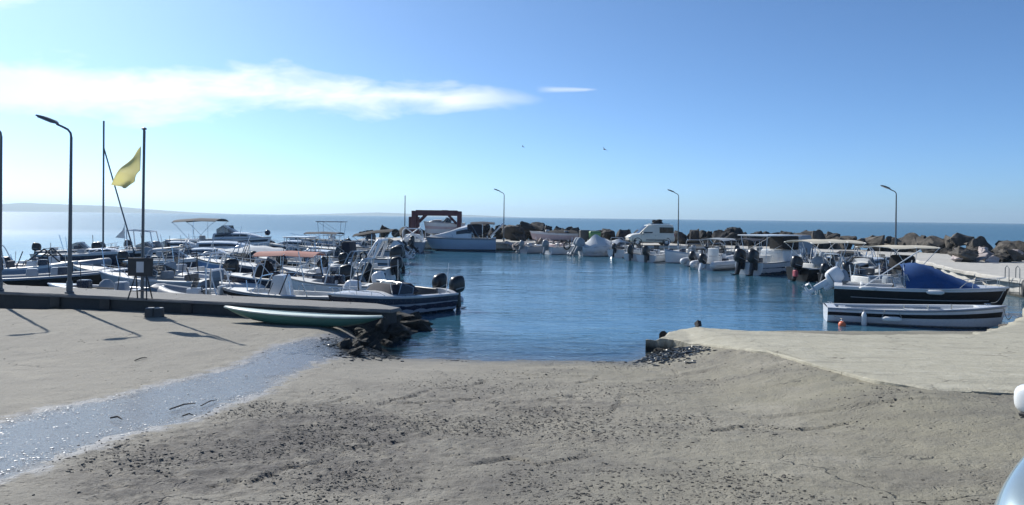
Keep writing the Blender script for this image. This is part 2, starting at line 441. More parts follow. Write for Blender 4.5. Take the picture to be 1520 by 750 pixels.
xs_ = []; x = -60.0
while x < 60:
    xs_.append(x); d = 0 if -13 < x < 10 else min(abs(x+13), abs(x-10))
    x += 0.038 if d == 0 else min(0.05 + d*0.2, 2.5)
ys_ = []; y = -25.0
while y < 34:
    ys_.append(y); d = 0 if 4.2 < y < 21 else (4.2-y if y < 4.2 else y-21)
    y += (0.027 + max(0, y-5)*0.0045) if d == 0 else min(0.05 + d*0.2, 2.0)
CRUST_ = 0
CRUST = [w2(*q) for q in ((120, 700), (260, 660), (400, 610), (480, 600), (560, 600), (610, 620), (640, 660), (600, 700), (560, 735), (450, 725), (330, 735), (150, 760))]
BAND = [w2(*q) for q in ((560, 590), (700, 560), (760, 575), (740, 610), (780, 660), (900, 690), (880, 740), (700, 745), (620, 690), (600, 620))]
gv = []; wet_a = []; rough_a = []; side_a = []; crust_a = []
for y in ys_:
    for x in xs_:
        z, sd = ground_h(x, y)
        gv.append((x, y, z)); wet_a.append(max(-1.0, min(1.0, sd)))
        # how pebbly: centre-left of the ramp; smooth cement on the left flat
        r = sstep(-7.5, -3.5, x + 0.9*(8.5-y)) * (0.6 + 0.9*fbm(x, y, 0.35, 3, 21))
        rough_a.append(max(0.0, min(1.0, r)))
        if 3.5 < y < 14 and -10 < x < 3:
            crust_a.append(max(0.0, min(1.0, max(sstep(-0.5, 0.5, poly_sd(CRUST, x, y)+0.5*fbm(x, y, 0.9, 4, 61)), 0.55*sstep(-0.5, 0.5, poly_sd(BAND, x, y)+0.5*fbm(x, y, 0.9, 4, 63))))))
        else: crust_a.append(0.0)
        side_a.append(sstep(-3.0, 5.5, x + 0.8*nz2(x, y, 0.4, 2)))
nx = len(xs_); gf = [(j*nx+i, j*nx+i+1, (j+1)*nx+i+1, (j+1)*nx+i) for j in range(len(ys_)-1) for i in range(nx-1)]
gme = bpy.data.meshes.new('ground'); gme.from_pydata(gv, [], gf)
for nm, dat in (('wet', wet_a), ('pebbly', rough_a), ('side', side_a), ('crust', crust_a)):
    at = gme.attributes.new(nm, 'FLOAT', 'POINT'); at.data.foreach_set('value', dat)
gme.shade_smooth()
def ground_mat():
    t = NT('worn cement and sand'); v = t.coords('Object')
    wet = t.node('ShaderNodeAttribute', attribute_name='wet').outputs['Fac']
    peb = t.node('ShaderNodeAttribute', attribute_name='pebbly').outputs['Fac']
    side = t.node('ShaderNodeAttribute', attribute_name='side').outputs['Fac']
    big = t.noise(0.35, 5, 0.6, v); mid = t.noise(2.2, 6, 0.65, v); fine = t.noise(22, 5, 0.7, v); grit = t.noise(90, 3, 0.6, v)
    sand = t.mix(big, (0.285, 0.264, 0.220), (0.212, 0.200, 0.172))
    right = t.mix(big, (0.270, 0.250, 0.175), (0.205, 0.192, 0.138))
    c = t.mix(side, sand, right)
    ramp = t.mix(mid, (0.175, 0.160, 0.136), (0.245, 0.227, 0.192))
    c = t.mix(t.math('MULTIPLY', peb, 0.75), c, ramp)
    c = t.mix(t.math('MULTIPLY', t.ramp(mid, 0.52, 0.72), 0.40), c, (0.16, 0.155, 0.14))
    c = t.mix(t.math('MULTIPLY', t.ramp(fine, 0.54, 0.70), 0.45), c, (0.13, 0.125, 0.115))
    c = t.mix(t.math('MULTIPLY', t.ramp(grit, 0.58, 0.75), 0.35), c, (0.40, 0.375, 0.32))
    patch = t.noise(0.55, 7, 0.68, t.coords('Object', (1.0, 1.5, 1.0)), 0.8)
    c = t.mix(t.math('MULTIPLY', t.ramp(patch, 0.50, 0.62), t.math('ADD', 0.12, t.math('MULTIPLY', peb, 0.48))), c, (0.105, 0.097, 0.088))
    c = t.mix(t.math('MULTIPLY', t.ramp(patch, 0.46, 0.34), 0.40), c, (0.33, 0.305, 0.25))
    cru = t.node('ShaderNodeAttribute', attribute_name='crust').outputs['Fac']
    cf = t.math('MULTIPLY', cru, t.ramp(t.math('ADD', t.noise(3.0, 6, 0.7, v), t.math('MULTIPLY', t.math('SUBTRACT', fine, 0.5), 0.5)), 0.30, 0.56))
    c = t.mix(t.math('MULTIPLY', cf, 0.80), c, (0.088, 0.081, 0.077))
    # cracks
    vor = t.node('ShaderNodeTexVoronoi', {'Scale': 0.55, 'Randomness': 1.0}, feature='DISTANCE_TO_EDGE')
    warp = t.node('ShaderNodeVectorMath', operation='ADD')
    nv = t.node('ShaderNodeTexNoise', {'Scale': 1.3, 'Detail': 5.0}); t.l.new(v, nv.inputs['Vector'])
    sc = t.node('ShaderNodeVectorMath', operation='SCALE'); t.l.new(nv.outputs['Color'], sc.inputs[0]); sc.inputs['Scale'].default_value = 1.1
    t.l.new(v, warp.inputs[0]); t.l.new(sc.outputs[0], warp.inputs[1]); t.l.new(warp.outputs[0], vor.inputs['Vector'])
    crack = t.math('MULTIPLY', t.math('SUBTRACT', 1.0, t.ramp(vor.outputs['Distance'], 0.0, 0.008)), t.ramp(t.noise(0.5, 3, 0.5, v), 0.56, 0.66))
    c = t.mix(t.math('MULTIPLY', crack, 0.8), c, (0.07, 0.068, 0.06))
    # dried salt and tide line around the damp strip; damp cement itself
    wob = t.math('MULTIPLY', t.math('SUBTRACT', t.noise(3.5, 6, 0.65, v), 0.5), 0.9)
    w = t.ramp(t.math('ADD', wet, wob), -0.05, 0.12)
    edge = t.math('MULTIPLY', t.ramp(t.math('ADD', wet, wob), -0.22, -0.04), t.math('SUBTRACT', 1.0, w))
    c = t.mix(t.math('MULTIPLY', edge, 0.12), c, (0.40, 0.375, 0.32))
    damp = t.mix(fine, (0.15, 0.155, 0.165), (0.22, 0.225, 0.235))
    c = t.mix(w, c, damp)
    # zone near the water line is soaked and weedy
    geo = t.node('ShaderNodeNewGeometry'); sp = t.node('ShaderNodeSeparateXYZ', {'Vector': geo.outputs['Position']})
    zz = t.math('ADD', sp.outputs['Z'], t.math('MULTIPLY', t.math('SUBTRACT', mid, 0.5), 0.16))
    soak = t.math('SUBTRACT', 1.0, t.ramp(zz, 0.02, 0.13))
    c = t.mix(t.math('MULTIPLY', soak, 0.85), c, (0.095, 0.088, 0.070))
    t.put(c, t.p.inputs['Base Color'])
    wetness = t.math('MAXIMUM', t.math('MULTIPLY', w, 0.55), t.math('MULTIPLY', soak, 0.8))
    rr = t.node('ShaderNodeMapRange', {'Value': wetness, 'To Min': 0.9, 'To Max': 0.34}).outputs[0]
    t.put(rr, t.p.inputs['Roughness'])
    t.p.inputs['Specular IOR Level'].default_value = 0.4
    # pits and grit relief
    pits = t.node('ShaderNodeTexVoronoi', {'Scale': 13.0, 'Randomness': 1.0}); t.l.new(warp.outputs[0], pits.inputs['Vector'])
    pit = t.math('MULTIPLY', t.math('SUBTRACT', 1.0, t.ramp(pits.outputs['Distance'], 0.10, 0.35)), t.math('MULTIPLY', t.math('ADD', peb, 0.12), t.ramp(t.noise(2.7, 4, 0.6, v), 0.42, 0.60)))
    h = t.math('ADD', t.math('MULTIPLY', fine, 0.022), t.math('MULTIPLY', grit, 0.006))
    h = t.math('ADD', h, t.math('MULTIPLY', mid, 0.03))
    h = t.math('SUBTRACT', h, t.math('MULTIPLY', pit, 0.022))
    h = t.math('SUBTRACT', h, t.math('MULTIPLY', crack, 0.02))
    t.put(t.bump(h, 1.0, 1.0), t.p.inputs['Normal'])
    return t.m
M['ground'] = ground_mat()
gme.materials.append(M['ground'])
ground = bpy.data.objects.new('ground', gme); col.objects.link(ground); tag(ground, kind='structure')

# thin film of run-off lying over the strip
fx = [i*0.09 for i in range(int(-17/0.09), int(0/0.09))]
fy = [i*0.09 for i in range(int(3.0/0.09), int(20/0.09))]
idx = {}; fv = []; ff = []
for j, y in enumerate(fy):
    for i, x in enumerate(fx):
        if poly_sd(strip, x, y) > -0.35:
            idx[(i, j)] = len(fv)
            fv.append((x, y, base_h(x, y) - 0.012 + 0.016*fbm(x, y, 0.45, 2) + 0.004*noise.noise(Vector((x*3, y*3, 1)))))
for (i, j) in list(idx):
    q = [(i, j), (i+1, j), (i+1, j+1), (i, j+1)]
    if all(k in idx for k in q): ff.append(tuple(idx[k] for k in q))
fme = bpy.data.meshes.new('shallow_water'); fme.from_pydata(fv, [], ff); fme.shade_smooth()
at = fme.attributes.new('depth', 'FLOAT', 'POINT'); at.data.foreach_set('value', [max(-1.0, min(1.0, poly_sd(strip, q[0], q[1]))) for q in fv])
def film_mat():
    t = NT('thin running water'); v = t.coords('Object')
    t.put((0.25, 0.275, 0.31), t.p.inputs['Base Color']); t.p.inputs['IOR'].default_value = 1.33
    t.p.inputs['Roughness'].default_value = 0.15
    h = t.math('ADD', t.math('MULTIPLY', t.noise(14, 4, 0.6, v), 0.007), t.math('MULTIPLY', t.noise(50, 3, 0.6, v), 0.002))
    t.put(t.bump(h, 1.0, 1.0), t.p.inputs['Normal'])
    dp = t.node('ShaderNodeAttribute', attribute_name='depth').outputs['Fac']
    f = t.math('ADD', dp, t.math('MULTIPLY', t.math('SUBTRACT', t.noise(2.2, 6, 0.65, v), 0.5), 0.9))
    t.put(t.math('MULTIPLY', t.ramp(f, -0.08, 0.40), 0.55), t.p.inputs['Alpha'])
    return t.m
fme.materials.append(film_mat())
film = bpy.data.objects.new('shallow_water', fme); col.objects.link(film); tag(film, kind='structure')

# pale cement apron on the right, a real step above the ramp
nu, nv_ = 330, 90
ax_ = [3.2 + (14-3.2)*i/(nu-60) for i in range(nu-60)] + [14 + (40-14)*((i+1)/60)**1.4 for i in range(60)]
ring_v = []; av = []; af = []
for i, x in enumerate(ax_):
    yn = interp(YN, x) + 0.22*fbm(x, 0, 0.9, 4, 5) + 0.24*fbm(x, 0, 3.5, 5, 6)
    yf = max(interp(YF, x) + 0.25*fbm(x, 0, 0.8, 4, 15) + 0.22*fbm(x, 0, 3.5, 4, 17), yn + 0.05)
    colv = []
    for j in range(nv_):
        tt = j/(nv_-1); tt = tt if tt < 0.5 else tt
        y = lerp(yn, yf, tt)
        z = apron_h(x, y) + 0.020*fbm(x, y, 0.8, 4, 31) + 0.006*fbm(x, y, 5, 2, 33)
        z += 0.03*max(0, fbm(x, y, 2.2, 3, 8))*sstep(1.2, 0.0, y-yn) - 0.02*sstep(0.10, 0.0, y-yn)
        if yf-y < 0.35: z -= 0.10*sstep(0.35, 0, yf-y)*(1+nz2(x, y, 2, 3))
        colv.append((x + (0.06*fbm(x, y, 3, 2, 2)), y, z))
    col_full = [(colv[0][0], colv[0][1], colv[0][2]-0.5)] + colv + [(colv[-1][0], colv[-1][1]+0.05, -0.4), (colv[-1][0], colv[-1][1]+0.05, -1.6)]
    av += col_full
nr = nv_ + 3
for i in range(len(ax_)-1):
    for j in range(nr-1):
        af.append((i*nr+j, (i+1)*nr+j, (i+1)*nr+j+1, i*nr+j+1))
ame = bpy.data.meshes.new('concrete_apron'); ame.from_pydata(av, [], af); ame.shade_smooth(); ame.set_sharp_from_angle(angle=radians(50))
def cement_mat(name, c1, c2, c3, cracks=False, stain=(0.17, 0.16, 0.13), waterline=True):
    t = NT(name); v = t.coords('Object')
    big = t.noise(0.4, 5, 0.6, v); mid = t.noise(2.5, 6, 0.65, v); fine = t.noise(25, 5, 0.7, v)
    st = t.noise(1.0, 6, 0.65, t.coords('Object', (0.5, 2.2, 1)))
    c = t.mix(big, c1, c2); c = t.mix(t.math('MULTIPLY', t.ramp(mid, 0.5, 0.7), 0.5), c, c3)
    c = t.mix(t.math('MULTIPLY', t.ramp(st, 0.52, 0.68), 0.45), c, stain)
    c = t.mix(t.math('MULTIPLY', t.ramp(fine, 0.56, 0.72), 0.35), c, tuple(x*0.5 for x in c2))
    if cracks:
        nv = t.node('ShaderNodeTexNoise', {'Scale': 0.9, 'Detail': 6.0}); t.l.new(v, nv.inputs['Vector'])
        sc = t.node('ShaderNodeVectorMath', operation='SCALE'); t.l.new(nv.outputs['Color'], sc.inputs[0]); sc.inputs['Scale'].default_value = 1.6
        ad = t.node('ShaderNodeVectorMath', operation='ADD'); t.l.new(v, ad.inputs[0]); t.l.new(sc.outputs[0], ad.inputs[1])
        vo = t.node('ShaderNodeTexVoronoi', {'Scale': 0.35}, feature='DISTANCE_TO_EDGE'); t.l.new(ad.outputs[0], vo.inputs['Vector'])
        ck = t.math('SUBTRACT', 1.0, t.ramp(vo.outputs['Distance'], 0.0, 0.007))
        c = t.mix(t.math('MULTIPLY', ck, 0.75), c, (0.10, 0.09, 0.07))
        spots = t.noise(3.2, 7, 0.7, t.coords('Object', (1, 2.5, 1)), 1.0)
        c = t.mix(t.math('MULTIPLY', t.ramp(spots, 0.55, 0.66), 0.55), c, (0.20, 0.185, 0.135))
        c = t.mix(t.math('MULTIPLY', t.ramp(spots, 0.42, 0.34), 0.45), c, (0.55, 0.53, 0.45))
    if waterline:
        geo = t.node('ShaderNodeNewGeometry'); sp = t.node('ShaderNodeSeparateXYZ', {'Vector': geo.outputs['Position']})
        zz = t.math('ADD', sp.outputs['Z'], t.math('MULTIPLY', t.math('SUBTRACT', mid, 0.5), 0.25))
        c = t.mix(t.math('SUBTRACT', 1.0, t.ramp(zz, 0.08, 0.26)), c, (0.035, 0.036, 0.03))
    t.put(c, t.p.inputs['Base Color']); t.p.inputs['Roughness'].default_value = 0.88
    h = t.math('ADD', t.math('MULTIPLY', fine, 0.02), t.math('MULTIPLY', mid, 0.05))
    t.put(t.bump(h, 0.9, 1.0), t.p.inputs['Normal'])
    return t.m
M['apron'] = cement_mat('pale cement', (0.395, 0.370, 0.290), (0.33, 0.31, 0.24), (0.45, 0.43, 0.355), True)
M['pier'] = cement_mat('pier concrete', (0.19, 0.188, 0.182), (0.155, 0.152, 0.147), (0.23, 0.225, 0.215), stain=(0.14,0.135,0.125), waterline=False)
M['quay'] = cement_mat('quay concrete', (0.46, 0.445, 0.41), (0.40, 0.385, 0.35), (0.52, 0.50, 0.46))
M['block'] = mat('dark concrete block', (0.07, 0.072, 0.072), 0.9, dirt=0.5, dcol=(0.15,0.15,0.14), bump=0.6)
M['pier_wall'] = mat('shade dark pier wall', (0.040, 0.043, 0.043), 0.85, dirt=0.6, dcol=(0.018,0.02,0.018), scale=1.5, bump=0.7, bscale=14)  # wall coloured dark to hold the shade on its front face
ame.materials.append(M['apron'])
apron = bpy.data.objects.new('concrete_apron', ame); col.objects.link(apron); tag(apron, kind='structure')

# ------------------------------------------------------------------ water
def water_mat():
    t = NT('sea water'); v = t.coords('Object')
    c = t.mix(t.noise(0.02, 4, 0.5, v), (0.026, 0.088, 0.140), (0.034, 0.112, 0.172))
    geo = t.node('ShaderNodeNewGeometry')
    dist = t.node('ShaderNodeVectorMath', {0: geo.outputs['Position']}, operation='LENGTH').outputs['Value']
    # ripples: short chop, long swell, patches of calm
    v1 = t.coords('Object', (1.0, 1.9, 1)); v2 = t.coords('Object', (0.5, 1.0, 1))
    calm = t.ramp(t.noise(0.10, 4, 0.6, v2), 0.36, 0.64)
    a = t.noise(1.6, 4, 0.55, v1, 0.6); b = t.noise(5.5, 3, 0.5, v1, 0.4); s = t.noise(0.22, 3, 0.5, v2)
    open_sea = t.ramp(dist, 60, 130); mid_ = t.noise(0.55, 3, 0.5, v1, 0.5)
    h = t.math('ADD', t.math('MULTIPLY', a, 0.075), t.math('MULTIPLY', b, 0.020))
    h = t.math('ADD', h, t.math('MULTIPLY', mid_, 0.11))
    h = t.math('MULTIPLY', h, t.math('ADD', 0.09, t.math('MULTIPLY', calm, 0.40)))
    h = t.math('ADD', h, t.math('MULTIPLY', t.math('MULTIPLY', s, 0.35), t.math('ADD', 0.15, open_sea)))
    nrm = t.bump(h, 1.0, 1.0)
    rough = t.node('ShaderNodeMapRange', {'Value': dist, 'From Min': 45, 'From Max': 130, 'To Min': 0.05, 'To Max': 0.19}).outputs[0]
    # clear body colour that thickens with depth, under a Fresnel-weighted mirror of the sky
    sh = t.node('ShaderNodeAttribute', attribute_name='deep').outputs['Fac']
    df = t.node('ShaderNodeBsdfDiffuse', {'Color': c}); tr = t.node('ShaderNodeBsdfTransparent')
    gl = t.node('ShaderNodeBsdfGlossy', {'Color': (1.0, 1.0, 1.0), 'Roughness': rough, 'Normal': nrm})
    fr = t.node('ShaderNodeFresnel', {'IOR': 1.333, 'Normal': nrm})
    # waves turned towards the eye keep a distant sea from mirroring everything
    lim = t.node('ShaderNodeMapRange', {'Value': dist, 'From Min': 35, 'From Max': 160, 'To Min': 0.66, 'To Max': 0.33}).outputs[0]
    frl = t.math('MINIMUM', fr.outputs[0], lim)
    body = t.node('ShaderNodeMixShader', {0: sh, 1: tr.outputs[0], 2: df.outputs[0]})
    top = t.node('ShaderNodeMixShader', {0: frl, 1: body.outputs[0], 2: gl.outputs[0]})
    t.l.new(top.outputs[0], t.out.inputs['Surface'])
    t.n.remove(t.p)
    return t.m
wv = []; wf = []; deep = []
wxs = [-60+0.5*i for i in range(241)]; wxs = [x for x in wxs if x < -14 or x > 14] + [-14+0.12*i for i in range(234)]; wxs = sorted(set(round(x, 3) for x in wxs))
wys = sorted(set([round(14.5+0.12*i, 3) for i in range(90)] + [25.5+0.6*i for i in range(90)]))
for y in wys:
    for x in wxs:
        wv.append((x, y, 0.0))
        h = base_h(x, y) if y < 34 else -1.6
        if x > 3.2 and y < interp(YF, x) + 0.1: h = 0.2
        # clear shallows: opacity grows with the depth below
        d = max(0.0, -h)
        deep.append(max(0.08, min(1.0, 1.0 - math.exp(-d*2.6) + 0.06)))
nw = len(wxs)
wf = [(j*nw+i, j*nw+i+1, (j+1)*nw+i+1, (j+1)*nw+i) for j in range(len(wys)-1) for i in range(nw-1)]
# far sheet: strips out to the horizon
x0, x1, y0, y1 = wxs[0], wxs[-1], wys[0], wys[-1]
R = 7500
def quad(a, b, c, d):
    k = len(wv); wv.extend([(*a, 0), (*b, 0), (*c, 0), (*d, 0)]); deep.extend([1, 1, 1, 1]); wf.append((k, k+1, k+2, k+3))
quad((x0, y1), (x1, y1), (R, R), (-R, R)); quad((-R, -60), (x0, y0), (x0, y1), (-R, R)); quad((x1, y0), (R, -60), (R, R), (x1, y1))
wme = bpy.data.meshes.new('water'); wme.from_pydata(wv, [], wf)
at = wme.attributes.new('deep', 'FLOAT', 'POINT'); at.data.foreach_set('value', deep)
wme.shade_smooth(); wme.materials.append(water_mat())
water = bpy.data.objects.new('water', wme); col.objects.link(water); tag(water, kind='structure')
bb = MB(); bb.add([(-R, -80, -1.7), (R, -80, -1.7), (R, R, -1.7), (-R, R, -1.7)], [(0, 1, 2, 3)])
sb = bb.build('seabed', mat('dark seabed', (0.10, 0.11, 0.09), 0.9)); tag(sb, kind='structure')

# ------------------------------------------------------------------ far hills across the bay
def hill_ridge(px0, px1, Y, prof, depth, seed):
    g = []
    n = 70
    for j in range(12):
        row = []
        for i in range(n+1):
            px = lerp(px0, px1, i/n)
            t = j/11; bell = sin(pi*t)
            h = interp(prof, px)*Y/F*bell*(1+0.22*fbm(px*0.02, j*0.3, 1, 4, seed))
            row.append((PX(px, Y), Y + (t-0.5)*depth, max(h, 0) + (-0.6 if bell < 0.05 else 0)))
        g.append(row)
    b = MB(); vs = [p for r in g for p in r]; m = n+1
    b.add(vs, [(j*m+i, j*m+i+1, (j+1)*m+i+1, (j+1)*m+i) for j in range(11) for i in range(n)])
    o = b.build('hills', M['hill'], sharp=180); tag(o, kind='structure')
M['hill'] = mat('scrubby hills', (0.09, 0.10, 0.07), 0.95, dirt=0.6, dcol=(0.16,0.145,0.11), scale=0.01)
hill_ridge(-420, 330, 4800, [(-420, 10), (-200, 14), (0, 11), (40, 12.5), (100, 11), (150, 10), (200, 7), (260, 3), (330, 0)], 900, 1)
hill_ridge(430, 780, 6200, [(430, 0), (500, 2.5), (560, 5), (590, 4.5), (620, 2.5), (700, 3.0), (780, 0)], 900, 2)

# ------------------------------------------------------------------ pier, quay
def prism(poly, z0, z1, mb, batter=0.0, seed=0, wob=0.0, step=0.6):
    """Wall-sided slab over a polygon, its edge resampled and roughened."""
    pts = []
    for k in range(len(poly)):
        a, b = Vector(poly[k]), Vector(poly[(k+1) % len(poly)])
        n = max(1, int((b-a).length/step)); nrm = Vector(((b-a).y, -(b-a).x)).normalized()
        for i in range(n):
            p = a.lerp(b, i/n)
            if wob: p = p + nrm*wob*fbm(p.x, p.y, 0.9, 3, seed)
            pts.append(p)
    rings = []
    for z, q in ((z0, batter), (lerp(z0, z1, 0.5), batter*0.4), (z1-0.04, 0.0), (z1, -0.03)):
        r = []
        for i, p in enumerate(pts):
            t = (pts[(i+1) % len(pts)] - pts[i-1]).normalized(); n_ = Vector((t.y, -t.x))
            dz = 0.03*fbm(p.x, p.y, 0.5, 3, seed+3) if z > z0 else 0
            o = p + n_*(q + (wob*0.5*noise.noise(Vector((p.x*2, p.y*2, z*3))) if wob else 0))
            r.append((o.x, o.y, z+dz))
        rings.append(r)
    mb.loft(rings)
pf0, pf1 = P(0, 433, .8), P(580, 460, .8)
pb0, pb1 = P(0, 422, .8), P(560, 450.5, .8)
dirp = (pf1-pf0).normalized()
pf0x = pf0 - dirp*12; dirb = (pb1-pb0).normalized(); pb0x = pb0 - dirb*12
pier = empty('pier', (0, 0, 0), 0, 'low concrete pier with shade-coloured dark wall running out from the sand flat', 'pier')
tip = (pf1+pb1)/2 + dirp*0.5
ppoly = [(pf0x.x, pf0x.y), (pf1.x, pf1.y), (tip.x, tip.y-0.1), (pb1.x, pb1.y), (pb0x.x, pb0x.y)]
b = MB(); prism(ppoly, 0.72, 0.80, b, 0, 3, 0.10, 0.35); b.build('deck', M['pier'], pier)
ppi = [(pf0x.x, pf0x.y+0.06), (pf1.x-0.08, pf1.y+0.06), (tip.x-0.15, tip.y), (pb1.x-0.05, pb1.y-0.06), (pb0x.x, pb0x.y-0.06)]
b = MB(); prism(ppi, -1.4, 0.725, b, 0.05, 5, 0.08, 0.35); b.build('wall', M['pier_wall'], pier)

QI = [(-15, 71), (-9, 69.5), (-3, 70), (3, 68.5), (8, 66.5), (12, 64), (17, 61.5), (22, 58.5), (25.5, 54.5), (25.5, 48), (24, 42), (22.4, 37.5), (21.6, 33.2), (21.3, 30.5), (22.5, 28.2), (26, 27.0)]
QO = [(40, 27), (39, 36), (36.0, 47), (32.5, 57), (26, 65), (18, 71), (10, 75), (2, 78.5), (-6, 80), (-15, 79)]
quay = empty('quay', (0, 0, 0), 0, 'long pale concrete quay curving round the far side of the harbour', 'quay')
b = MB(); prism(QI+QO, 0.62, 0.80, b, 0, 11, 0.30, 0.7); b.build('deck', M['quay'], quay)
cqx, cqy = 15, 60
b = MB(); prism([(x*1.0+(0.12 if x < 20 else 0.25), y+0.25) for x, y in QI]+[(x-0.2, y-0.2) for x, y in QO], -1.4, 0.63, b, 0.1, 13, 0.25, 0.7); b.build('wall', M['quay'], quay)

# ------------------------------------------------------------------ boulders
def rock_mesh(seed, n=16, sub=3):
    rnd = random.Random(seed*7+1); bm = bmesh.new(); n = 9 + seed % 5
    for i in range(n):
        v = Vector((rnd.gauss(0, 1), rnd.gauss(0, 1), rnd.gauss(0, 1))).normalized()*rnd.uniform(0.62, 1.05)
        bm.verts.new((v.x*0.62, v.y*0.52, v.z*0.45))
    r = bmesh.ops.convex_hull(bm, input=bm.verts)
    bmesh.ops.delete(bm, geom=[v for v in bm.verts if not v.link_faces], context='VERTS')
    bmesh.ops.bevel(bm, geom=list(bm.edges), offset=0.02, segments=1, affect='EDGES', clamp_overlap=True)
    bmesh.ops.remove_doubles(bm, verts=bm.verts, dist=0.015)
    bmesh.ops.triangulate(bm, faces=bm.faces)
    bmesh.ops.subdivide_edges(bm, edges=bm.edges, cuts=sub, use_grid_fill=True)
    bm.normal_update()
    for v in bm.verts:
        if v.co.length > 0.75: v.co *= 0.75/v.co.length
        d = 0.10*noise.noise(v.co*2.6+Vector((seed, 0, 0))) + 0.05*noise.noise(v.co*13+Vector((seed, 3, 0))) + 0.09*noise.noise(v.co*6+Vector((0, seed, 0)))
        v.co *= 1 + d*1.6
    me = bpy.data.meshes.new('boulder'); bm.to_mesh(me); bm.free()
    me.shade_smooth(); me.set_sharp_from_angle(angle=radians(17))
    return me
def rock_mat(name, c1, c2, c3):
    t = NT(name); v = t.coords('Object')
    oi = t.node('ShaderNodeObjectInfo').outputs['Random']
    big = t.noise(1.8, 6, 0.65, v); fine = t.noise(12, 5, 0.7, v)
    c = t.mix(t.ramp(big, 0.40, 0.62), c1, c2); c = t.mix(t.math('MULTIPLY', t.ramp(fine, 0.5, 0.7), 0.6), c, c3)
    hsv = t.node('ShaderNodeHueSaturation', {'Color': c, 'Value': t.node('ShaderNodeMapRange', {'Value': oi, 'To Min': 0.65, 'To Max': 1.35}).outputs[0]})
    t.put(hsv.outputs[0], t.p.inputs['Base Color']); t.p.inputs['Roughness'].default_value = 0.85
    t.put(t.bump(t.math('ADD', t.math('MULTIPLY', big, 0.10), t.math('MULTIPLY', fine, 0.05)), 1.0, 1.0), t.p.inputs['Normal'])
    return t.m
M['rock_dark'] = rock_mat('dark basalt', (0.022, 0.022, 0.023), (0.048, 0.045, 0.044), (0.010, 0.010, 0.011))
M['rock_brown'] = rock_mat('brown stone', (0.040, 0.036, 0.031), (0.14, 0.122, 0.100), (0.014, 0.013, 0.012))
M['rock_pink'] = rock_mat('pale rubble', (0.30, 0.26, 0.25), (0.40, 0.35, 0.34), (0.12, 0.11, 0.11))
M['rock_wet'] = rock_mat('wet weedy stone', (0.028, 0.028, 0.024), (0.05, 0.05, 0.042), (0.012, 0.012, 0.012))
RM = {}
for k in ('rock_dark', 'rock_brown', 'rock_pink', 'rock_wet'):
    RM[k] = []
    for i in range(9):
        me = rock_mesh(i*3 + len(k), 15 + i % 4*3); me.materials.append(M[k]); RM[k].append(me)
rr = random.Random(3)
def rock(k, x, y, z, s, label, group, flat=1.0, name='boulder'):
    o = bpy.data.objects.new(name, rr.choice(RM[k])); col.objects.link(o)
    o.location = (x, y, z); o.rotation_euler = (rr.uniform(-.5, .5), rr.uniform(-.5, .5), rr.uniform(0, 6.28))
    o.scale = (s*rr.uniform(.85, 1.2), s*rr.uniform(.85, 1.2), s*flat*rr.uniform(.85, 1.2))
    return tag(o, label, 'rock', group)
# breakwater behind the quay: (px range, rows) walked along the outer edge
def along(poly, step):
    out = []
    for (ax, ay), (bx, by) in zip(poly, poly[1:]):
        L = sqrt((bx-ax)**2+(by-ay)**2); n = max(1, int(L/step))
        out += [(lerp(ax, bx, i/n), lerp(ay, by, i/n)) for i in range(n)]
    return out
OUT = list(reversed(QO))
SECT = [(-9999, 575, 'rock_dark', 'dark boulder in the breakwater end left of the bare pole', 'boulders at the breakwater end'),
        (575, 700, 'rock_dark', 'dark boulder in the breakwater beside the maroon gantry', 'boulders by the gantry'),
        (700, 835, 'rock_dark', 'large black boulder in the heap beside the lamp behind the white cabin cruiser', 'boulders behind the cruiser'),
        (835, 1000, 'rock_dark', 'black boulder in the breakwater between the cruiser and the white van', 'boulders next to the van'),
        (1000, 1180, 'rock_dark', 'dark boulder in the breakwater just right of the white van', 'boulders right of the van'),
        (1180, 1330, 'rock_brown', 'brown boulder in the breakwater behind the white boat awning', 'boulders behind the white awning'),
        (1330, 99999, 'rock_brown', 'brown boulder in the breakwater along the bare quay on the right', 'boulders along the right quay')]
def sect(x, y):
    px = CX + x/y*F
    for a, b_, k, l, g in SECT:
        if a <= px < b_: return px, k, l, g
for (x, y) in along(OUT, 0.88):
    px, k, l, g = sect(x, y)
    if px > 1560: continue
    for row, (off, zz, smin, smax) in enumerate(((-0.5, 1.05, 1.1, 1.8), (0.7, 1.62, 1.2, 2.2))):
        if row == 0 and px < 640: continue
        n_ = Vector((x-8, y-42)).normalized()
        qx, qy = x+n_.x*off+rr.uniform(-.35, .35), y+n_.y*off+rr.uniform(-.4, .4)
        px2, k, l, g = sect(qx, qy)
        if px2 > 1540: continue
        s = rr.uniform(smin, smax)
        hi = interp([(500, 0.80), (560, 0.92), (690, 1.0), (745, 1.35), (800, 1.35), (830, 0.95), (880, 1.04), (960, 1.05), (1050, 1.08), (1120, 1.10), (1300, 1.02), (1400, 1.05), (1540, 0.95)], px2)
        rock(k, qx, qy, zz*hi-0.25, s*(0.8+0.2*hi), l, g)
for (x, y) in along(OUT, 1.5):                     # lower inner row that closes the gaps
    n_ = Vector((x-8, y-42)).normalized(); qx, qy = x-n_.x*1.5+rr.uniform(-.4, .4), y-n_.y*1.5+rr.uniform(-.4, .4)
    px, k, l, g = sect(qx, qy)
    if 690 < px < 1330: rock(k, qx, qy, rr.uniform(1.15, 1.55), rr.uniform(1.5, 2.2), l, g)
# single big ones that break the skyline by the cruiser
for px, py, Y, s in ((758, 341, 74, 2.9), (781, 337, 76, 2.5), (797, 337, 77, 2.7), (771, 349, 74, 2.2)):
    p_z = ZY(px, py, Y)
    rock('rock_dark', PX(px, Y), Y, p_z - 0.35, s, SECT[2][3], SECT[2][4])
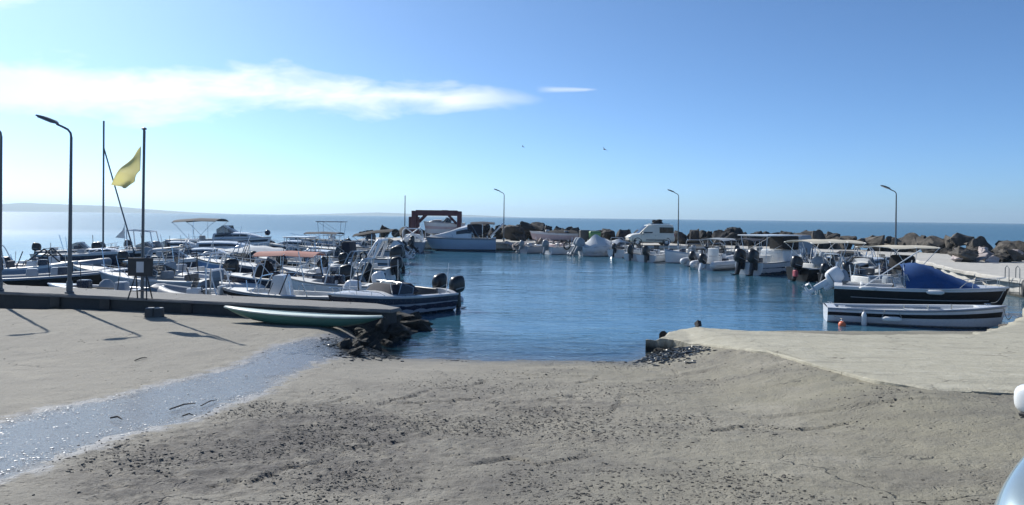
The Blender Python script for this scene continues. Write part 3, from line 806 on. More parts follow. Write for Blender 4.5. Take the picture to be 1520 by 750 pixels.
# pale rubble on the quay front between the cruiser and the small boats
for i in range(20):
    px = rr.uniform(742, 838); Y = rr.uniform(67.2, 69.2)
    rock('rock_pink', PX(px, Y), Y, rr.uniform(0.15, 0.9), rr.uniform(0.8, 1.5), 'pale pinkish rubble block on the quay front right of the cruiser', 'pale rubble blocks', 0.7, 'rubble_block')
# pale stones on the bare quay at the right and along its inner foot
for i in range(16):
    px = rr.uniform(1425, 1520); Y = rr.uniform(44, 47)
    rock('rock_pink' if i % 2 else 'rock_brown', PX(px, Y), Y, rr.uniform(0.9, 1.3), rr.uniform(0.9, 1.7), 'pale grey stone tipped on the back of the bare quay', 'stones on the bare quay', 0.75, 'stone')
for i in range(12):
    t = i/11; x = lerp(13.9, 17.5, t); y = lerp(20.6, 25.0, t)
    rock('rock_brown', x+0.25, y+rr.uniform(-.2, .2), 0.10, rr.uniform(0.6, 0.9), 'pale rounded stone in the bank by the white and black striped boat', 'stones of the near bank', 0.8, 'stone')
# wet black rocks off the end of the pier and at the tip of the apron
for px, py, z, s in ((600, 474, .25, 1.0), (618, 482, .12, 0.85), (588, 480, .2, .9), (607, 490, .05, .7), (575, 490, .12, .75), (628, 490, .0, .55), (560, 497, .15, .6), (545, 505, .18, .5), (592, 500, 0.05, .5), (530, 515, .2, .42), (575, 508, .1, .4),
                     (612, 470, .3, .7), (604, 484, .12, .7), (584, 494, .1, .6), (566, 502, .12, .5), (553, 510, .15, .5), (540, 498, .2, .5), (522, 521, .2, .38), (512, 524, .22, .32), (538, 520, .16, .36), (560, 515, .08, .4), (598, 493, .05, .6), (622, 487, .02, .6), (583, 503, .05, .45), (548, 522, .1, .3)):
    p = P(px, py, z); rock('rock_wet', p.x, p.y, z-0.05, s, 'wet black rock at the broken end of the pier', 'wet rocks off the pier', 0.75, 'wet_rock')
rw = random.Random(12)
for i in range(16):                                # rubble heaped against the broken end
    t = rw.random(); q_ = pf1.lerp(pf1 - dirp*1.5, t) if i % 2 else pf1.lerp(pb1, rw.random())
    n_ = Vector((dirp.y, -dirp.x, 0)) if i % 2 else Vector((dirp.x, dirp.y, 0))
    o_ = rw.uniform(.05, .55); x_, y_ = q_.x + n_.x*o_, q_.y + n_.y*o_
    rock('rock_wet', x_, y_, .38 - o_*.6 + rw.uniform(-.12, .06) - .30*t*(i % 2), rw.uniform(.45, .8), 'wet black rock at the broken end of the pier', 'wet rocks off the pier', 0.75, 'wet_rock')
for i in range(26):
    t = rw.random(); px = lerp(628, 508, t) + rw.uniform(-14, 14); py = lerp(478, 524, t) + rw.uniform(-9, 9)
    x_, y_ = w2(px, py); rock('rock_wet', x_, y_, base_h(x_, y_)+.04, rw.uniform(.22, .5), 'wet black rock at the broken end of the pier', 'wet rocks off the pier', 0.7, 'wet_rock')
for px, py, z, s in ((988, 497, .22, .42), (983, 508, .14, .36), (992, 515, .12, .34), (978, 520, .08, .3), (996, 525, .10, .3), (985, 531, .03, .26), (1004, 534, .08, .24), (968, 535, .0, .22), (1010, 522, .15, .24), (975, 528, .02, .24), (1000, 506, .22, .3)):
    p = P(px, py, z); rock('rock_wet', p.x, p.y, z-0.02, s, 'small wet rock at the crumbling tip of the cement apron', 'wet rocks by the apron', 0.7, 'wet_rock')
p = P(1035, 483, .38); rock('rock_dark', p.x, p.y, .40, .30, 'lone dark stone lying on the tip of the cement apron', None, 0.8, 'stone')

# ------------------------------------------------------------------ loose litter
def litter(name, n, dens, smin, smax, m, zoff=0.0, flat=0.6, region=((-14, 11), (4.2, 18)), kind='stuff', long=1.0, sub=False):
    rl = random.Random(name); b = MB(); k = 0; tries = 0
    (xa, xb), (ya, yb) = region
    while k < n and tries < n*40:
        tries += 1
        y = ya + (yb-ya)*rl.random()**1.25; half = y*0.72
        x = rl.uniform(max(xa, -half), min(xb, half))
        if rl.random() > dens(x, y): continue
        z, sd = ground_h(x, y)
        if x > 3.2 and y > interp(YN, x)-0.3: continue
        if z < 0.03: continue
        z += zoff
        s = smin*(smax/smin)**(rl.random()**2.0); a = rl.uniform(0, 6.28); k += 1
        h = s*flat*rl.uniform(.6, 1.2); L = s*rl.uniform(1, 1+long)
        base = [(cos(a+q)*L*rl.uniform(.7, 1.1)*(1 if i % 2 else .7), sin(a+q)*s*rl.uniform(.7, 1.1)) for i, q in enumerate((0, 1.2, 2.3, 3.3, 4.3, 5.3))]
        vs = [(x+u, y+v, z-h*0.3) for u, v in base] + [(x+u*.75, y+v*.75, z+h*rl.uniform(.5, .9)) for u, v in base] + [(x, y, z+h)]
        fs = [(i, (i+1) % 6, 6+(i+1) % 6, 6+i) for i in range(6)] + [(6+i, 6+(i+1) % 6, 12) for i in range(6)]
        b.add(vs, fs)
    o = b.build(name, m, sharp=40); tag(o, kind=kind)
M_ = 0
def d_peb(x, y):
    cd = abs(crack_d(x, y)) if (-6 < x < 5 and 5 < y < 16.5) else 9
    if cd < 0.06: return 0.55
    bare = sstep(-0.10, 0.16, fbm(x+0.4*nz2(x, y, 1.1, 3), y*1.5, 0.42, 4, 77))
    return d_peb0(x, y)*(0.05 + 1.0*bare*bare)
def d_peb0(x, y):
    r = sstep(-7.0, -3.0, x + 0.9*(8.5-y))
    if poly_sd(strip, x, y) > -0.1: r *= 0.25
    q = 0.5 + 1.1*fbm(x, y, 0.5, 3, 21)
    c = math.exp(-((x+1.6)/2.6)**2 - ((y-9.0)/2.6)**2)*1.2       # thick weed crust left of centre
    return max(0.03, r*(q*0.55) + c*r)
M['pebble'] = rock_mat('cement crumbs', (0.19, 0.175, 0.148), (0.26, 0.24, 0.20), (0.10, 0.09, 0.078))
M['weed_bit'] = mat('dried dark seaweed', (0.040, 0.036, 0.032), 0.85, dirt=0.5, dcol=(0.09, 0.08, 0.065), scale=10)
M['flake'] = mat('pale sparkle flakes', (0.58, 0.57, 0.54), 0.45, dirt=0.4, scale=12)
litter('pebbles', 16000, d_peb, 0.004, 0.017, M['pebble'], flat=0.7)
litter('dried_seaweed', 2600, d_peb, 0.003, 0.013, M['weed_bit'], flat=0.35, long=2.2)
def d_strip(x, y):
    s = poly_sd(strip, x, y)
    return (0.10 + 0.9*max(0, fbm(x, y, 0.7, 3, 44)) + 0.9*sstep(-4.5, -7.5, x)) if s > 0.12 else 0.0
litter('shell_litter', 1700, d_strip, 0.005, 0.017, M['flake'], zoff=0.022, flat=0.35, region=((-12, 0), (4.2, 18)))  # pale flakes, thickest at left, stand in for sun sparkle on the wet
def d_weed(x, y):
    px = CX + x/y*F; 
    c = math.exp(-((x+3.1+0.9*(16.6-y)*0.5)/0.55)**2 - ((y-17.2)/1.3)**2) + 0.8*math.exp(-((x-3.6)/0.5)**2 - ((y-16.9)/1.0)**2) + 0.35*math.exp(-((y-16.4-0.2*sin(x*2))/0.18)**2)*(1 if -3 < x < 3.5 else 0)
    return c
litter('seaweed', 5200, d_weed, 0.012, 0.05, mat('wet seaweed', (0.016, 0.017, 0.012), 0.35, dirt=0.4), flat=0.5, long=2.5, region=((-6, 5), (14.5, 19.5)))
# sticks lying in the wet strip and on the sand
for pts, r, l in ((((252, 609), (290, 600)), .018, 'thin dark stick lying across the wet strip'), (((298, 604), (322, 595)), .014, 'short dark stick beside the longer one in the wet strip'),
                  (((271, 619), (287, 618)), .016, 'dark chip of wood at the lower edge of the wet strip'), (((164, 622), (181, 624)), .02, 'stubby dark stick in the middle of the wet strip'),
                  (((200, 536), (218, 532)), .02, 'dark stick lying on the dry sand flat')):
    a, c_ = [w2(*q) for q in pts]
    b = MB(); r *= .5; za, zc = base_h(*a)+.012, base_h(*c_)+.012
    b.tube([(a[0], a[1], za), ((a[0]+c_[0])/2, (a[1]+c_[1])/2+.03, (za+zc)/2+.015), (c_[0], c_[1], zc)], [r, r*1.1, r*.6], 6)
    tag(b.build('stick', M['weed_bit']), l, 'stick', 'driftwood sticks')

# ------------------------------------------------------------------ lamps and poles
def street_lamp(x, y, z0, h, label, head=pi):
    """Tapered pole bending over into a short arm with a flat lantern."""
    r = empty('street_lamp', (x, y, z0), head, label, 'lamp post', 'street lamps around the harbour')
    k = h/4.9
    b = MB(); b.tube([(0, 0, 0), (0, 0, 2*k), (0, 0, 4.45*k)], [.060, .050, .036], 10); b.lathe([(.12, 0), (.12, .05), (.085, .08), (.085, .32), (.07, .36)], 12)
    b.build('pole', M['lamp_paint'], r)
    b = MB(); b.tube([(0, 0, 4.44*k), (0.02, 0, 4.56*k), (.10, 0, 4.66*k), (.26, 0, 4.74*k), (.42, 0, 4.81*k)], .032, 8); b.build('arm', M['lamp_paint'], r)
    hm = Matrix.Translation((.40, 0, 4.80*k)) @ Matrix.Rotation(-0.38, 4, 'Y')
    b = MB()
    b.loft([[(xx, wy*sx, zz) for sx, zz in ((-1, 0), (-.8, tz), (.8, tz), (1, 0))] for xx, wy, tz in ((0, .05, .05), (.10, .10, .085), (.42, .13, .08), (.60, .10, .05), (.66, .05, .03))], M=hm)
    hd = b.build('lantern', M['lamp_paint'], r)
    b = MB(); b.rbox((.36, 0, -.012), (.42, .19, .024), .01, M=hm); b.build('lens', M['lens'], hd)
    b = MB(); b.rbox((0, -.078, .75), (.10, .02, .30), .008); b.build('hatch', M['lamp_paint'], r)
    return r
p = P(103, 436, .8); street_lamp(p.x, p.y, .8, 4.95, 'tall grey street lamp on the near pier left of the yellow flag')
p = P(1.5, 432, .8); street_lamp(p.x-.05, p.y, .8, 5.0, 'grey lamp post cut by the left edge of the picture', pi*1.02)
for px, Y, l in ((748, 70.5, 'street lamp on the quay just right of the white cabin cruiser'), (1007, 66.0, 'street lamp on the quay just right of the white van'),
                 (1330, 47.5, 'street lamp at the back of the bare quay on the right')):
    street_lamp(PX(px, Y), Y, .8, 4.5 if px > 1300 else (4.85 if px < 800 else 4.8), l)
b = MB(); b.tube([(0, 0, 0), (0, 0, 4.35)], [.06, .04], 8)
tag(b.build('bare_pole', M['lamp_paint'], loc=(PX(601, 73), 73, .8)), 'thin bare pole standing on the quay left of the maroon gantry', 'pole')

# flagpole, yellow flag, notice board on the pier
fp = P(211, 443, .8)
r = empty('flagpole', fp, 0, 'dark flagpole on the pier behind the notice board', 'flagpole')
ht = (443-192)/F*fp.y
b = MB(); b.tube([(0, 0, 0), (0, 0, ht)], [.043, .032], 10); b.build('pole', M['lamp_paint'], r)
b = MB(); b.lathe([(.001, ht-.02), (.065, ht-.01), (.065, ht+.03), (.03, ht+.05), (.001, ht+.05)], 10); b.build('cap', M['lamp_paint'], r)
b = MB(); b.tube([(.06, -.05, .9), (.055, -.05, ht*.5), (.06, -.045, ht-.05)], .006, 5); b.build('halyard', M['rope'], r)
def fl(px, py): return Vector((PX(px, fp.y), fp.y, ZY(px, py, fp.y)))
A_, B_, C_, D_ = fl(208, 217), fl(207.5, 253), fl(189, 279), fl(163, 273)      # top hoist, bottom hoist, fly low, fly tip
g = []
for i in range(19):
    u = i/18; row = []
    for j in range(13):
        v = j/12
        q = A_.lerp(B_, v)*(1-u) + D_.lerp(C_, v)*u
        q += Vector((0, .10*sin(u*7+v*3.5)*min(1, u*3) + .05*sin(v*9+u*4)*u, 0))
        q.z += .05*sin(u*pi)*cos(v*pi) + .02*sin(u*11)
        q.x += .03*sin(v*8+u*3)*u
        row.append(q - Vector(fp))
    g.append(row)
b = MB(); b.sheet(g, .0)
b = MB()
vs = [p_ for rw in g for p_ in rw]; N = len(vs)
b.add(vs, [(i*13+j, (i+1)*13+j, (i+1)*13+j+1, i*13+j+1) for i in range(18) for j in range(12)])
fo = b.build('flag', M['flag'], sharp=180, loc=fp); tag(fo, 'faded yellow flag drooping from the dark flagpole', 'flag')
sm = fo.modifiers.new('cloth', 'SOLIDIFY'); sm.thickness = 0.004
nb = P(208, 444.5, .8); S = nb.y/F
r = empty('notice_board', nb, 0, 'black notice board on splayed legs in front of the flagpole', 'notice board')
b = MB(); b.rbox((0, 0, 48*S), (37*S, .05, 27*S), .01); pn = b.build('board', M['board'], r)
b = MB(); b.rbox((0, -.028, 48*S), (11*S, .006, 16*S), .002); b.build('paper', M['paper'], pn)
for sx in (-1, 1):
    b = MB(); b.tube([(sx*8*S, .03, 36*S), (sx*14*S, -.16, .0)], .018, 6); b.build('leg', M['board'], r)
    b = MB(); b.tube([(sx*8*S, .05, 36*S), (sx*11*S, .26, .0)], .018, 6); b.build('leg', M['board'], r)
b = MB(); b.tube([(-12*S, -.09, 13*S), (12*S, -.09, 13*S)], .014, 6); b.build('brace', M['board'], r)
for px, l in ((220, 'dark concrete block at the foot of the pier, the left of two touching'), (233, 'dark concrete block at the foot of the pier, the right of two touching')):
    p = P(px, 472, .42); b = MB(); b.rbox((0, 0, .12), (.22, .25, .26), .03, top=.92)
    o = b.build('concrete_block', M['block'], loc=(p.x, p.y+.1, .40)); o.rotation_euler.z = .1; tag(o, l, 'block', 'blocks at the pier foot')
    b = MB(); b.rbox((0, 0, .262), (.18, .2, .02), .01); b.build('cap', M['rub_grey'], o)
# rubber pads on the pier wall
for px, py in ((77, 447), (145, 452), (258, 461)):
    p = P(px, py, .62); k = fp
    yy = lerp(pf0.y, pf1.y, (p.x-pf0.x)/(pf1.x-pf0.x))
    b = MB(); b.rbox((0, 0, 0), (.34, .05, .30), .02); o = b.build('rubber_pad', M['rubber'], loc=(p.x, yy+.015, .58)); o.rotation_euler.z = atan2(dirp.y, dirp.x)
    tag(o, {77: 'black rubber pad on the pier wall beside the near street lamp', 145: 'black rubber pad on the pier wall between lamp and notice board', 258: 'black rubber pad on the pier wall right of the two blocks'}[px], 'fender', 'rubber pads on the pier wall')
# weed at the foot of the pier by the blocks is in the seaweed sheet

# ------------------------------------------------------------------ birds
def bird(px, py, Y, span, rz, label):
    r_ = MB(); w = span/2
    body = [(0, -.30, .0), (0, -.18, .01), (0, 0, .02), (0, .16, .0), (0, .26, -.01)]
    r_.tube([Vector(q)*span for q in body], [.012*span, .05*span, .075*span, .05*span, .015*span], 8)
    for sx in (-1, 1):
        prof = [(.04, .10, -.10, .02), (.22, .13, -.05, .13), (.38, .06, -.08, .13), (.52, -.06, -.10, .08)]
        rings = [[(sx*a*span, f*span, z*span+.008*span), (sx*a*span, (f+bk)/2*span, z*span+.014*span), (sx*a*span, bk*span, z*span), (sx*a*span, (f+bk)/2*span, z*span-.006*span)] for a, f, bk, z in prof]
        r_.loft(rings)
    r_.loft([[(-.03*span, -.28*span, .0), (.03*span, -.28*span, 0), (0, -.28*span, .01*span)], [(-.07*span, -.44*span, 0), (.07*span, -.44*span, 0), (0, -.42*span, .008*span)]])
    o = r_.build('bird', M['bird'], loc=(PX(px, Y), Y, ZY(px, py, Y))); o.rotation_euler = (0.3, 0.5, rz); tag(o, label, 'bird')
bird(896, 222, 52, .55, 0.6, 'dark bird gliding with raised wings, the larger of the two')
bird(775, 218, 70, .42, 1.2, 'tiny dark bird flying above the cruiser, the smaller of the two')

# ------------------------------------------------------------------ boats
FLEET = []
class Boat:
    """A boat in its own frame: x forward, origin amidships on the waterline."""
    def __init__(s, name, label, x, y, heading, L, B, fs=.5, fb=.8, draft=.22, rake=.5, tw=.86, z=0.0, group=None, cat='boat', roll=0.0):
        s.L, s.B, s.fs, s.fb, s.dr, s.rake, s.tw = L, B, fs, fb, draft, rake, tw
        s.r = empty(name, (x, y, z), heading, label, cat, group)
        FLEET.append(s)
    def hb(s, t):
        w = s.tw + (1-s.tw)*sstep(0, .42, t)
        if t > .40: w *= max(0.0, 1 - ((t-.40)/.60)**2.4)
        return max(s.B/2*w, .015)
    def sz(s, t): return s.fs + (s.fb-s.fs)*t**2.2
    def px(s, t, k): return -s.L/2 + s.L*t - s.rake*(1-k)*t**5
    def ring(s, t, off=0.0):
        b, z = s.hb(t), s.sz(t); zk = -s.dr*(1-t**6)+.10*t**9
        pts = [(0, b, z), (.12, b*.985, lerp(z, .06, .25)), (.3, b*.95, lerp(z, .06, .6)), (.55, b*.84, lerp(.06, zk, .0)), (.8, b*.45, lerp(.06, zk, .6)), (1, 0, zk)]
        half = [(s.px(t, 1-f), y_+(off if y_ > 0 else 0), z_) for f, y_, z_ in pts]
        return half + [(x_, -y_, z_) for x_, y_, z_ in reversed(half[:-1])]
    TS = [0, .08, .18, .3, .42, .54, .64, .73, .81, .88, .93, .97, 1.0]
    def hull(s, m):
        b = MB(); b.loft([s.ring(t) for t in s.TS], closed=False)
        r0 = s.ring(0); b.add(r0, [tuple(range(len(r0)))])
        s.h = b.build('hull', M[m], s.r, 30); return s
    def stripe(s, m, k0=.05, k1=.28, t0=.0, t1=.985):
        """Painted band along both sides between two fractions of the freeboard."""
        for sg in (1, -1):
            b = MB(); up = []; lo = []
            n = 24
            for i in range(n+1):
                t = lerp(t0, t1, i/n); bb, z = s.hb(t), s.sz(t)
                def at(k):
                    if k < .25: w = lerp(1, .985, k/.25)
                    elif k < .6: w = lerp(.985, .95, (k-.25)/.35)
                    else: w = lerp(.95, .84, (k-.6)/.4)
                    f = k*.5
                    return (s.px(t, 1-f), sg*(bb*w+.008), lerp(z, .06, k))
                up.append(at(k0)); lo.append(at(k1))
            b.loft([up, lo], closed=False); b.build('stripe', M[m], s.r)
        return s
    def rub(s, m, r=.028):
        b = MB(); pts = [Vector((s.px(t, 1), s.hb(t)+.005, s.sz(t)-.01)) for t in s.TS]
        b.tube(pts + [Vector((p.x, -p.y, p.z)) for p in reversed(pts[:-1])], r, 6)
        b.build('rub_rail', M[m], s.r); return s
    def deck(s, t0=.06, t1=.66, m='deck', zf=.12, side=.15, coam=.03, camber=.05, sole='sole'):
        s.t0, s.t1, s.zf, s.side = t0, t1, zf, side
        b = MB(); rings = []
        def closed(t):
            w, z = s.hb(t)-.004, s.sz(t); x = s.px(t, 1)
            k = camber*min(1, w/(s.B*.3))
            half = [(x, w, z), (x, w*.75, z+k*.55), (x, w*.4, z+k*.9), (x, w*.2, z+k)]
            return half + [(x, 0, z+k)] + [(a, -c, d) for a, c, d in reversed(half)]
        def open_(t):
            w, z = s.hb(t)-.004, s.sz(t); x = s.px(t, 1); i = max(w-side, .03)
            half = [(x, w, z), (x, i, z+coam), (x, max(i-.03, .02), z+coam*.5), (x, max(i-.06, .015), zf)]
            return half + [(x, 0, zf)] + [(a, -c, d) for a, c, d in reversed(half)]
        ts = [0, t0] + [t0] + [lerp(t0, t1, i/6) for i in range(1, 7)] + [t1] + [t for t in s.TS if t > t1+.01]
        kinds = ['c', 'c'] + ['o']*7 + ['c'] + ['c']*20
        for t, k in zip(ts, kinds): rings.append(closed(t) if k == 'c' else open_(t))
        b.loft(rings, closed=False); b.build('deck', M[m], s.r, 30)
        b = MB(); ins = side+.075
        L_ = [Vector((s.px(lerp(t0+.01, t1-.01, i/8), 1), max(s.hb(lerp(t0, t1, i/8))-ins, .02), zf+.006)) for i in range(9)]
        b.loft([[p, Vector((p.x, -p.y, p.z))] for p in L_], closed=False); b.build('floor', M[sole], s.r)
        return s
    def x(s, t): return -s.L/2 + s.L*t
    # --- fittings
    def outboard(s, y=0, m='eng_black', size=1.0, tilt=0.0, leg=None, turn=0.0, cover=None):
        zt = s.fs*.95
        Mx = Matrix.Translation((-s.L/2-.10, y, zt)) @ Matrix.Rotation(turn, 4, 'Z') @ Matrix.Rotation(tilt, 4, 'Y') @ Matrix.Translation((-.18, 0, 0)) @ Matrix.Scale(size, 4)
        b = MB()
        def rr_(z, lx, ly, ox):
            out = []
            for q in range(16):
                a = 2*pi*q/16; e = .62
                out.append((ox + lx*math.copysign(abs(cos(a))**e, cos(a)), ly*math.copysign(abs(sin(a))**e, sin(a)), z))
            return out
        b.loft([rr_(-.02, .18, .10, -.02), rr_(.04, .25, .155, -.02), rr_(.16, .28, .17, -.03), rr_(.30, .28, .165, -.04), rr_(.42, .25, .15, -.06), rr_(.49, .19, .115, -.07), rr_(.515, .10, .06, -.07)], M=Mx)
        c = b.build('outboard_motor', M[cover or m], s.r, 45)
        b = MB(); lm = M[leg or m]
        b.rbox((.0, 0, -.26), (.17, .12, .52), .03, top=1.25, M=Mx); b.rbox((.02, 0, -.62), (.13, .07, .34), .02, M=Mx)
        b.rbox((-.06, 0, -.56), (.42, .20, .02), .008, M=Mx)
        b.tube([(.20, 0, -.74), (.12, 0, -.74), (-.05, 0, -.74), (-.20, 0, -.74)], [.01, .045, .05, .035], 8, M=Mx)
        b.loft([[(.08, -.008, -.78), (.08, .008, -.78), (-.08, .008, -.78), (-.08, -.008, -.78)], [(-.02, -.006, -.95), (-.02, .006, -.95), (-.08, .006, -.95), (-.08, -.006, -.95)]], M=Mx)
        b.rbox((.17, 0, -.10), (.14, .24, .30), .02, M=Mx)
        b.build('motor_leg', lm, c)
        b = MB()
        for k in range(3):
            R_ = Mx @ Matrix.Translation((-.235, 0, -.74)) @ Matrix.Rotation(2*pi*k/3, 4, 'X') @ Matrix.Rotation(.5, 4, 'Z')
            b.loft([[(-.006, -.02, .02), (.006, -.02, .02), (.006, .03, .02), (-.006, .03, .02)], [(-.004, -.055, .10), (.004, -.055, .10), (.004, .055, .10), (-.004, .055, .10)], [(-.002, -.02, .155), (.002, -.02, .155), (.002, .03, .155), (-.002, .03, .155)]], M=R_)
        b.tube([(-.20, 0, -.74), (-.29, 0, -.74)], [.035, .02], 8, M=Mx); b.build('propeller', M['metal'], c)
        b = MB(); b.tube([(-.31, -.001, .12), (-.31, .001, .12)], .001, 4, M=Mx)
        b = MB(); 
        for sg in (-1, 1): b.rbox((-.03, sg*.168, .13), (.40, .008, .035), .003, M=Mx)
        b.build('stripe', M['eng_grey' if m != 'eng_grey' else 'rub_grey'], c)
        return s
    def console(s, t=.42, y=0, h=.75, w=.5, m='gel_white', d=.5, wind=True, wheel=True, top=.82):
        zf, x = s.zf, s.x(t)
        b = MB(); b.rbox((x, y, zf+h/2), (d, w, h), .05, top=top, ox=.02); c = b.build('console', M[m], s.r)
        if wheel:
            b = MB(); wm = Matrix.Translation((x-d*.5-.06, y, zf+h*.86)) @ Matrix.Rotation(-1.15, 4, 'Y')
            b.tube([(cos(a)*.17, sin(a)*.17, 0) for a in [2*pi*k/18 for k in range(18)]], .014, 6, M=wm, closed=True)
            for k in range(3): b.tube([(0, 0, 0), (cos(2*pi*k/3)*.17, sin(2*pi*k/3)*.17, 0)], .010, 5, M=wm)
            b.tube([(0, 0, 0), (0, 0, -.12)], .02, 6, M=wm); b.build('steering_wheel', M['rubber'], c)
        if wind:
            b = MB(); z0 = zf+h-.02; zt = z0+.34
            g = [[(x+.18-.12*(j/4)-.10*abs(i-3)/3*1.2, y+(i-3)/3*w*.42, lerp(z0, zt, j/4)) for j in range(5)] for i in range(7)]
            b.loft(g, closed=False); b.build('windscreen', M['glass_dark'], c)
        return s
    def seat(s, t=.2, y=0, w=.9, d=.4, h=.35, m='vinyl_white', back=0.0):
        b = MB(); x = s.x(t); b.rbox((x, y, s.zf+h/2), (d, w, h), .04)
        c = b.build('seat', M[m], s.r)
        if back:
            b = MB(); b.rbox((x-d*.45, y, s.zf+h+back/2), (.10, w*.95, back), .03, M=None); b.build('backrest', M[m], c)
        return s
    def thwart(s, t, m='wood'):
        w = s.hb(t)-s.side-.03; b = MB(); b.rbox((s.x(t), 0, s.sz(t)-.10), (.26, 2*w, .04), .012); b.build('thwart', M[m], s.r); return s
    def wind(s, t=.62, h=.38, back=.30, m='glass_dark', sweep=.45, frame='metal', wd=.88, z=None):
        """Wrap-round windscreen: slanted front and two side panes, with a rail on top."""
        w = s.hb(t)*wd; z0 = s.sz(t)+.03 if z is None else z; x = s.x(t)
        base = [(x-back-.55, w*1.02, z0), (x-back, w*1.0, z0), (x, w*.62, z0+.02), (x+.06, 0, z0+.03), (x, -w*.62, z0+.02), (x-back, -w, z0), (x-back-.55, -w*1.02, z0)]
        topk = [(x-back-.60, w*.97, z0+h*.55), (x-back-.18, w*.90, z0+h), (x-sweep, w*.55, z0+h), (x-sweep+.06, 0, z0+h*1.03), (x-sweep, -w*.55, z0+h), (x-back-.18, -w*.90, z0+h), (x-back-.60, -w*.97, z0+h*.55)]
        b = MB(); b.loft([base, topk], closed=False); c = b.build('windshield', M[m], s.r)
        b = MB(); b.tube(topk, .014, 6); b.tube(base, .014, 6)
        for i in (0, 1, 2, 4, 5, 6): b.tube([base[i], topk[i]], .013, 6)
        b.build('windshield_frame', M[frame], c); return s
    def bimini(s, t0=.2, t1=.62, z=1.75, w=None, m='canvas_navy', frame='steel', crown=.10, hoops=3, drop=.05, sag=.02, lean=.0):
        x0, x1 = s.x(t0), s.x(t1); w = w or s.B*.46
        g = []
        for i in range(13):
            u = i/12; row = []
            for j in range(9):
                v = j/8*2-1
                zz = z + crown*(1-v*v) + crown*.5*(1-(2*u-1)**2) - sag*abs(sin(u*pi*(hoops-1))) - drop*(abs(v) > .95) + lean*(u-.5)
                row.append((lerp(x0, x1, u), v*w, zz))
            g.append(row)
        b = MB(); b.sheet(g, .018); c = b.build('canopy', M[m], s.r, 60)
        b = MB(); tm = (t0+t1)/2
        for i in range(hoops):
            u = i/(hoops-1); xt = lerp(x0+.03, x1-.03, u); xb = lerp(s.x(tm)-.25, s.x(tm)+.25, u); zg = s.sz(tm); wg = s.hb(tm)-.06
            zt = z + lean*(u-.5)
            for sg in (1, -1): b.tube([(xb, sg*wg, zg), (lerp(xb, xt, .75), sg*lerp(wg, w, .9), lerp(zg, zt, .78)), (xt, sg*(w-.03), zt-.04)], .014, 6)
            b.tube([(xt, w*(k/4-1), z+crown*(1-(k/4-1)**2)+crown*.5*(1-(2*u-1)**2)-.03+lean*(u-.5)) for k in range(9)], .014, 6)
        b.build('canopy_frame', M[frame], c); return s
    def ttop(s, t0=.28, t1=.58, z=1.95, w=None, m='gel_white', frame='metal', th=.06):
        x0, x1 = s.x(t0), s.x(t1); w = w or s.B*.40
        b = MB(); b.rbox(((x0+x1)/2, 0, z), (x1-x0, 2*w, th), .025, M=None); c = b.build('hard_top', M[m], s.r)
        b = MB()
        for xx, dx in ((x0+.15, .12), (x1-.15, -.10)):
            for sg in (1, -1): b.tube([(xx+dx, sg*w*.7, s.zf), (xx+dx, sg*w*.72, s.zf+1.0), (xx, sg*w*.85, z-.03)], .02, 6)
        for sg in (1, -1): b.tube([(x0+.27, sg*w*.72, s.zf+1.0), (x1-.25, sg*w*.72, s.zf+1.0)], .016, 6); b.tube([(x0+.27, sg*w*.72, s.zf+1.0), (x1-.15, sg*w*.85, z-.03)], .012, 6)
        for xx in (x0+.16, x1-.16): b.tube([(xx, -w*.84, z-.04), (xx, w*.84, z-.04)], .016, 6)
        b.tube([(x0+.16, 0, z-.04), (x1-.16, 0, z-.04)], .016, 6); b.build('top_frame', M[frame], c); return s
    def rollbar(s, t=.08, h=.95, m='white_paint', lean=.25, w=.85, r=.032, n=2):
        b = MB(); ww = s.hb(t)*w; x = s.x(t); z0 = s.sz(t)
        tops = []
        for k in range(n):
            xo = x + k*.38; xt = x - lean + k*.16
            b.tube([(xo, ww, z0), (lerp(xo, xt, .85), ww*.92, z0+h*.85), (xt, ww*.75, z0+h), (xt, -ww*.75, z0+h), (lerp(xo, xt, .85), -ww*.92, z0+h*.85), (xo, -ww, z0)], r, 8)
            tops.append(xt)
        if n > 1:
            for sg in (1, -1): b.tube([(tops[0], sg*ww*.7, z0+h), (tops[1], sg*ww*.7, z0+h)], r*.8, 6)
        b.build('roll_bar', M[m], s.r); return s
    def bowrail(s, t0=.62, h=.30, m='steel', r=.012):
        b = MB(); ts = [lerp(t0, .985, i/7) for i in range(8)]
        up = [Vector((s.px(t, 1)-.02, s.hb(t)*.93, s.sz(t)+h*(.6+.4*i/7) if i else s.sz(t)+.02)) for i, t in enumerate(ts)]
        b.tube(up + [Vector((p.x, -p.y, p.z)) for p in reversed(up)], r, 6)
        for i in (2, 4, 6):
            for sg in (1, -1): b.tube([(up[i].x, sg*up[i].y, up[i].z), (up[i].x-.02, sg*up[i].y, s.sz(ts[i]))], r*.8, 5)
        b.build('bow_rail', M[m], s.r); return s
    def ribtube(s, m='tube_grey', r=.21, patch='rub_grey'):
        b = MB(); path = []; ts = [-.10, -.04, .05, .2, .35, .5, .62, .72, .8, .87, .92]
        for t in ts:
            w = s.hb(max(t, 0)) - r*.15; z = lerp(.30, .42+.20, max(t, 0)**3)
            path.append(Vector((s.x(t), w, z)))
        bow = [Vector((s.x(.965), s.B*.20, .56)), Vector((s.x(.985), 0, .58))]
        full = path + [bow[0], bow[1]] + [Vector((p.x, -p.y, p.z)) for p in reversed(path + [bow[0]])]
        n = len(full); rs = [r]*n
        for e in (0, n-1): rs[e] = r*.35
        for e in (1, n-2): rs[e] = r*.9
        b.tube(full, rs, 14); tb = b.build('inflatable_tube', M[m], s.r, 60)
        b = MB()
        for sg in (1, -1):
            p2 = [Vector((p.x, sg*(p.y+r*.98), p.z)) for p in path[1:]]
            b.tube(p2, .02, 6)
        b.build('rub_strake', M[patch], tb)
        return s
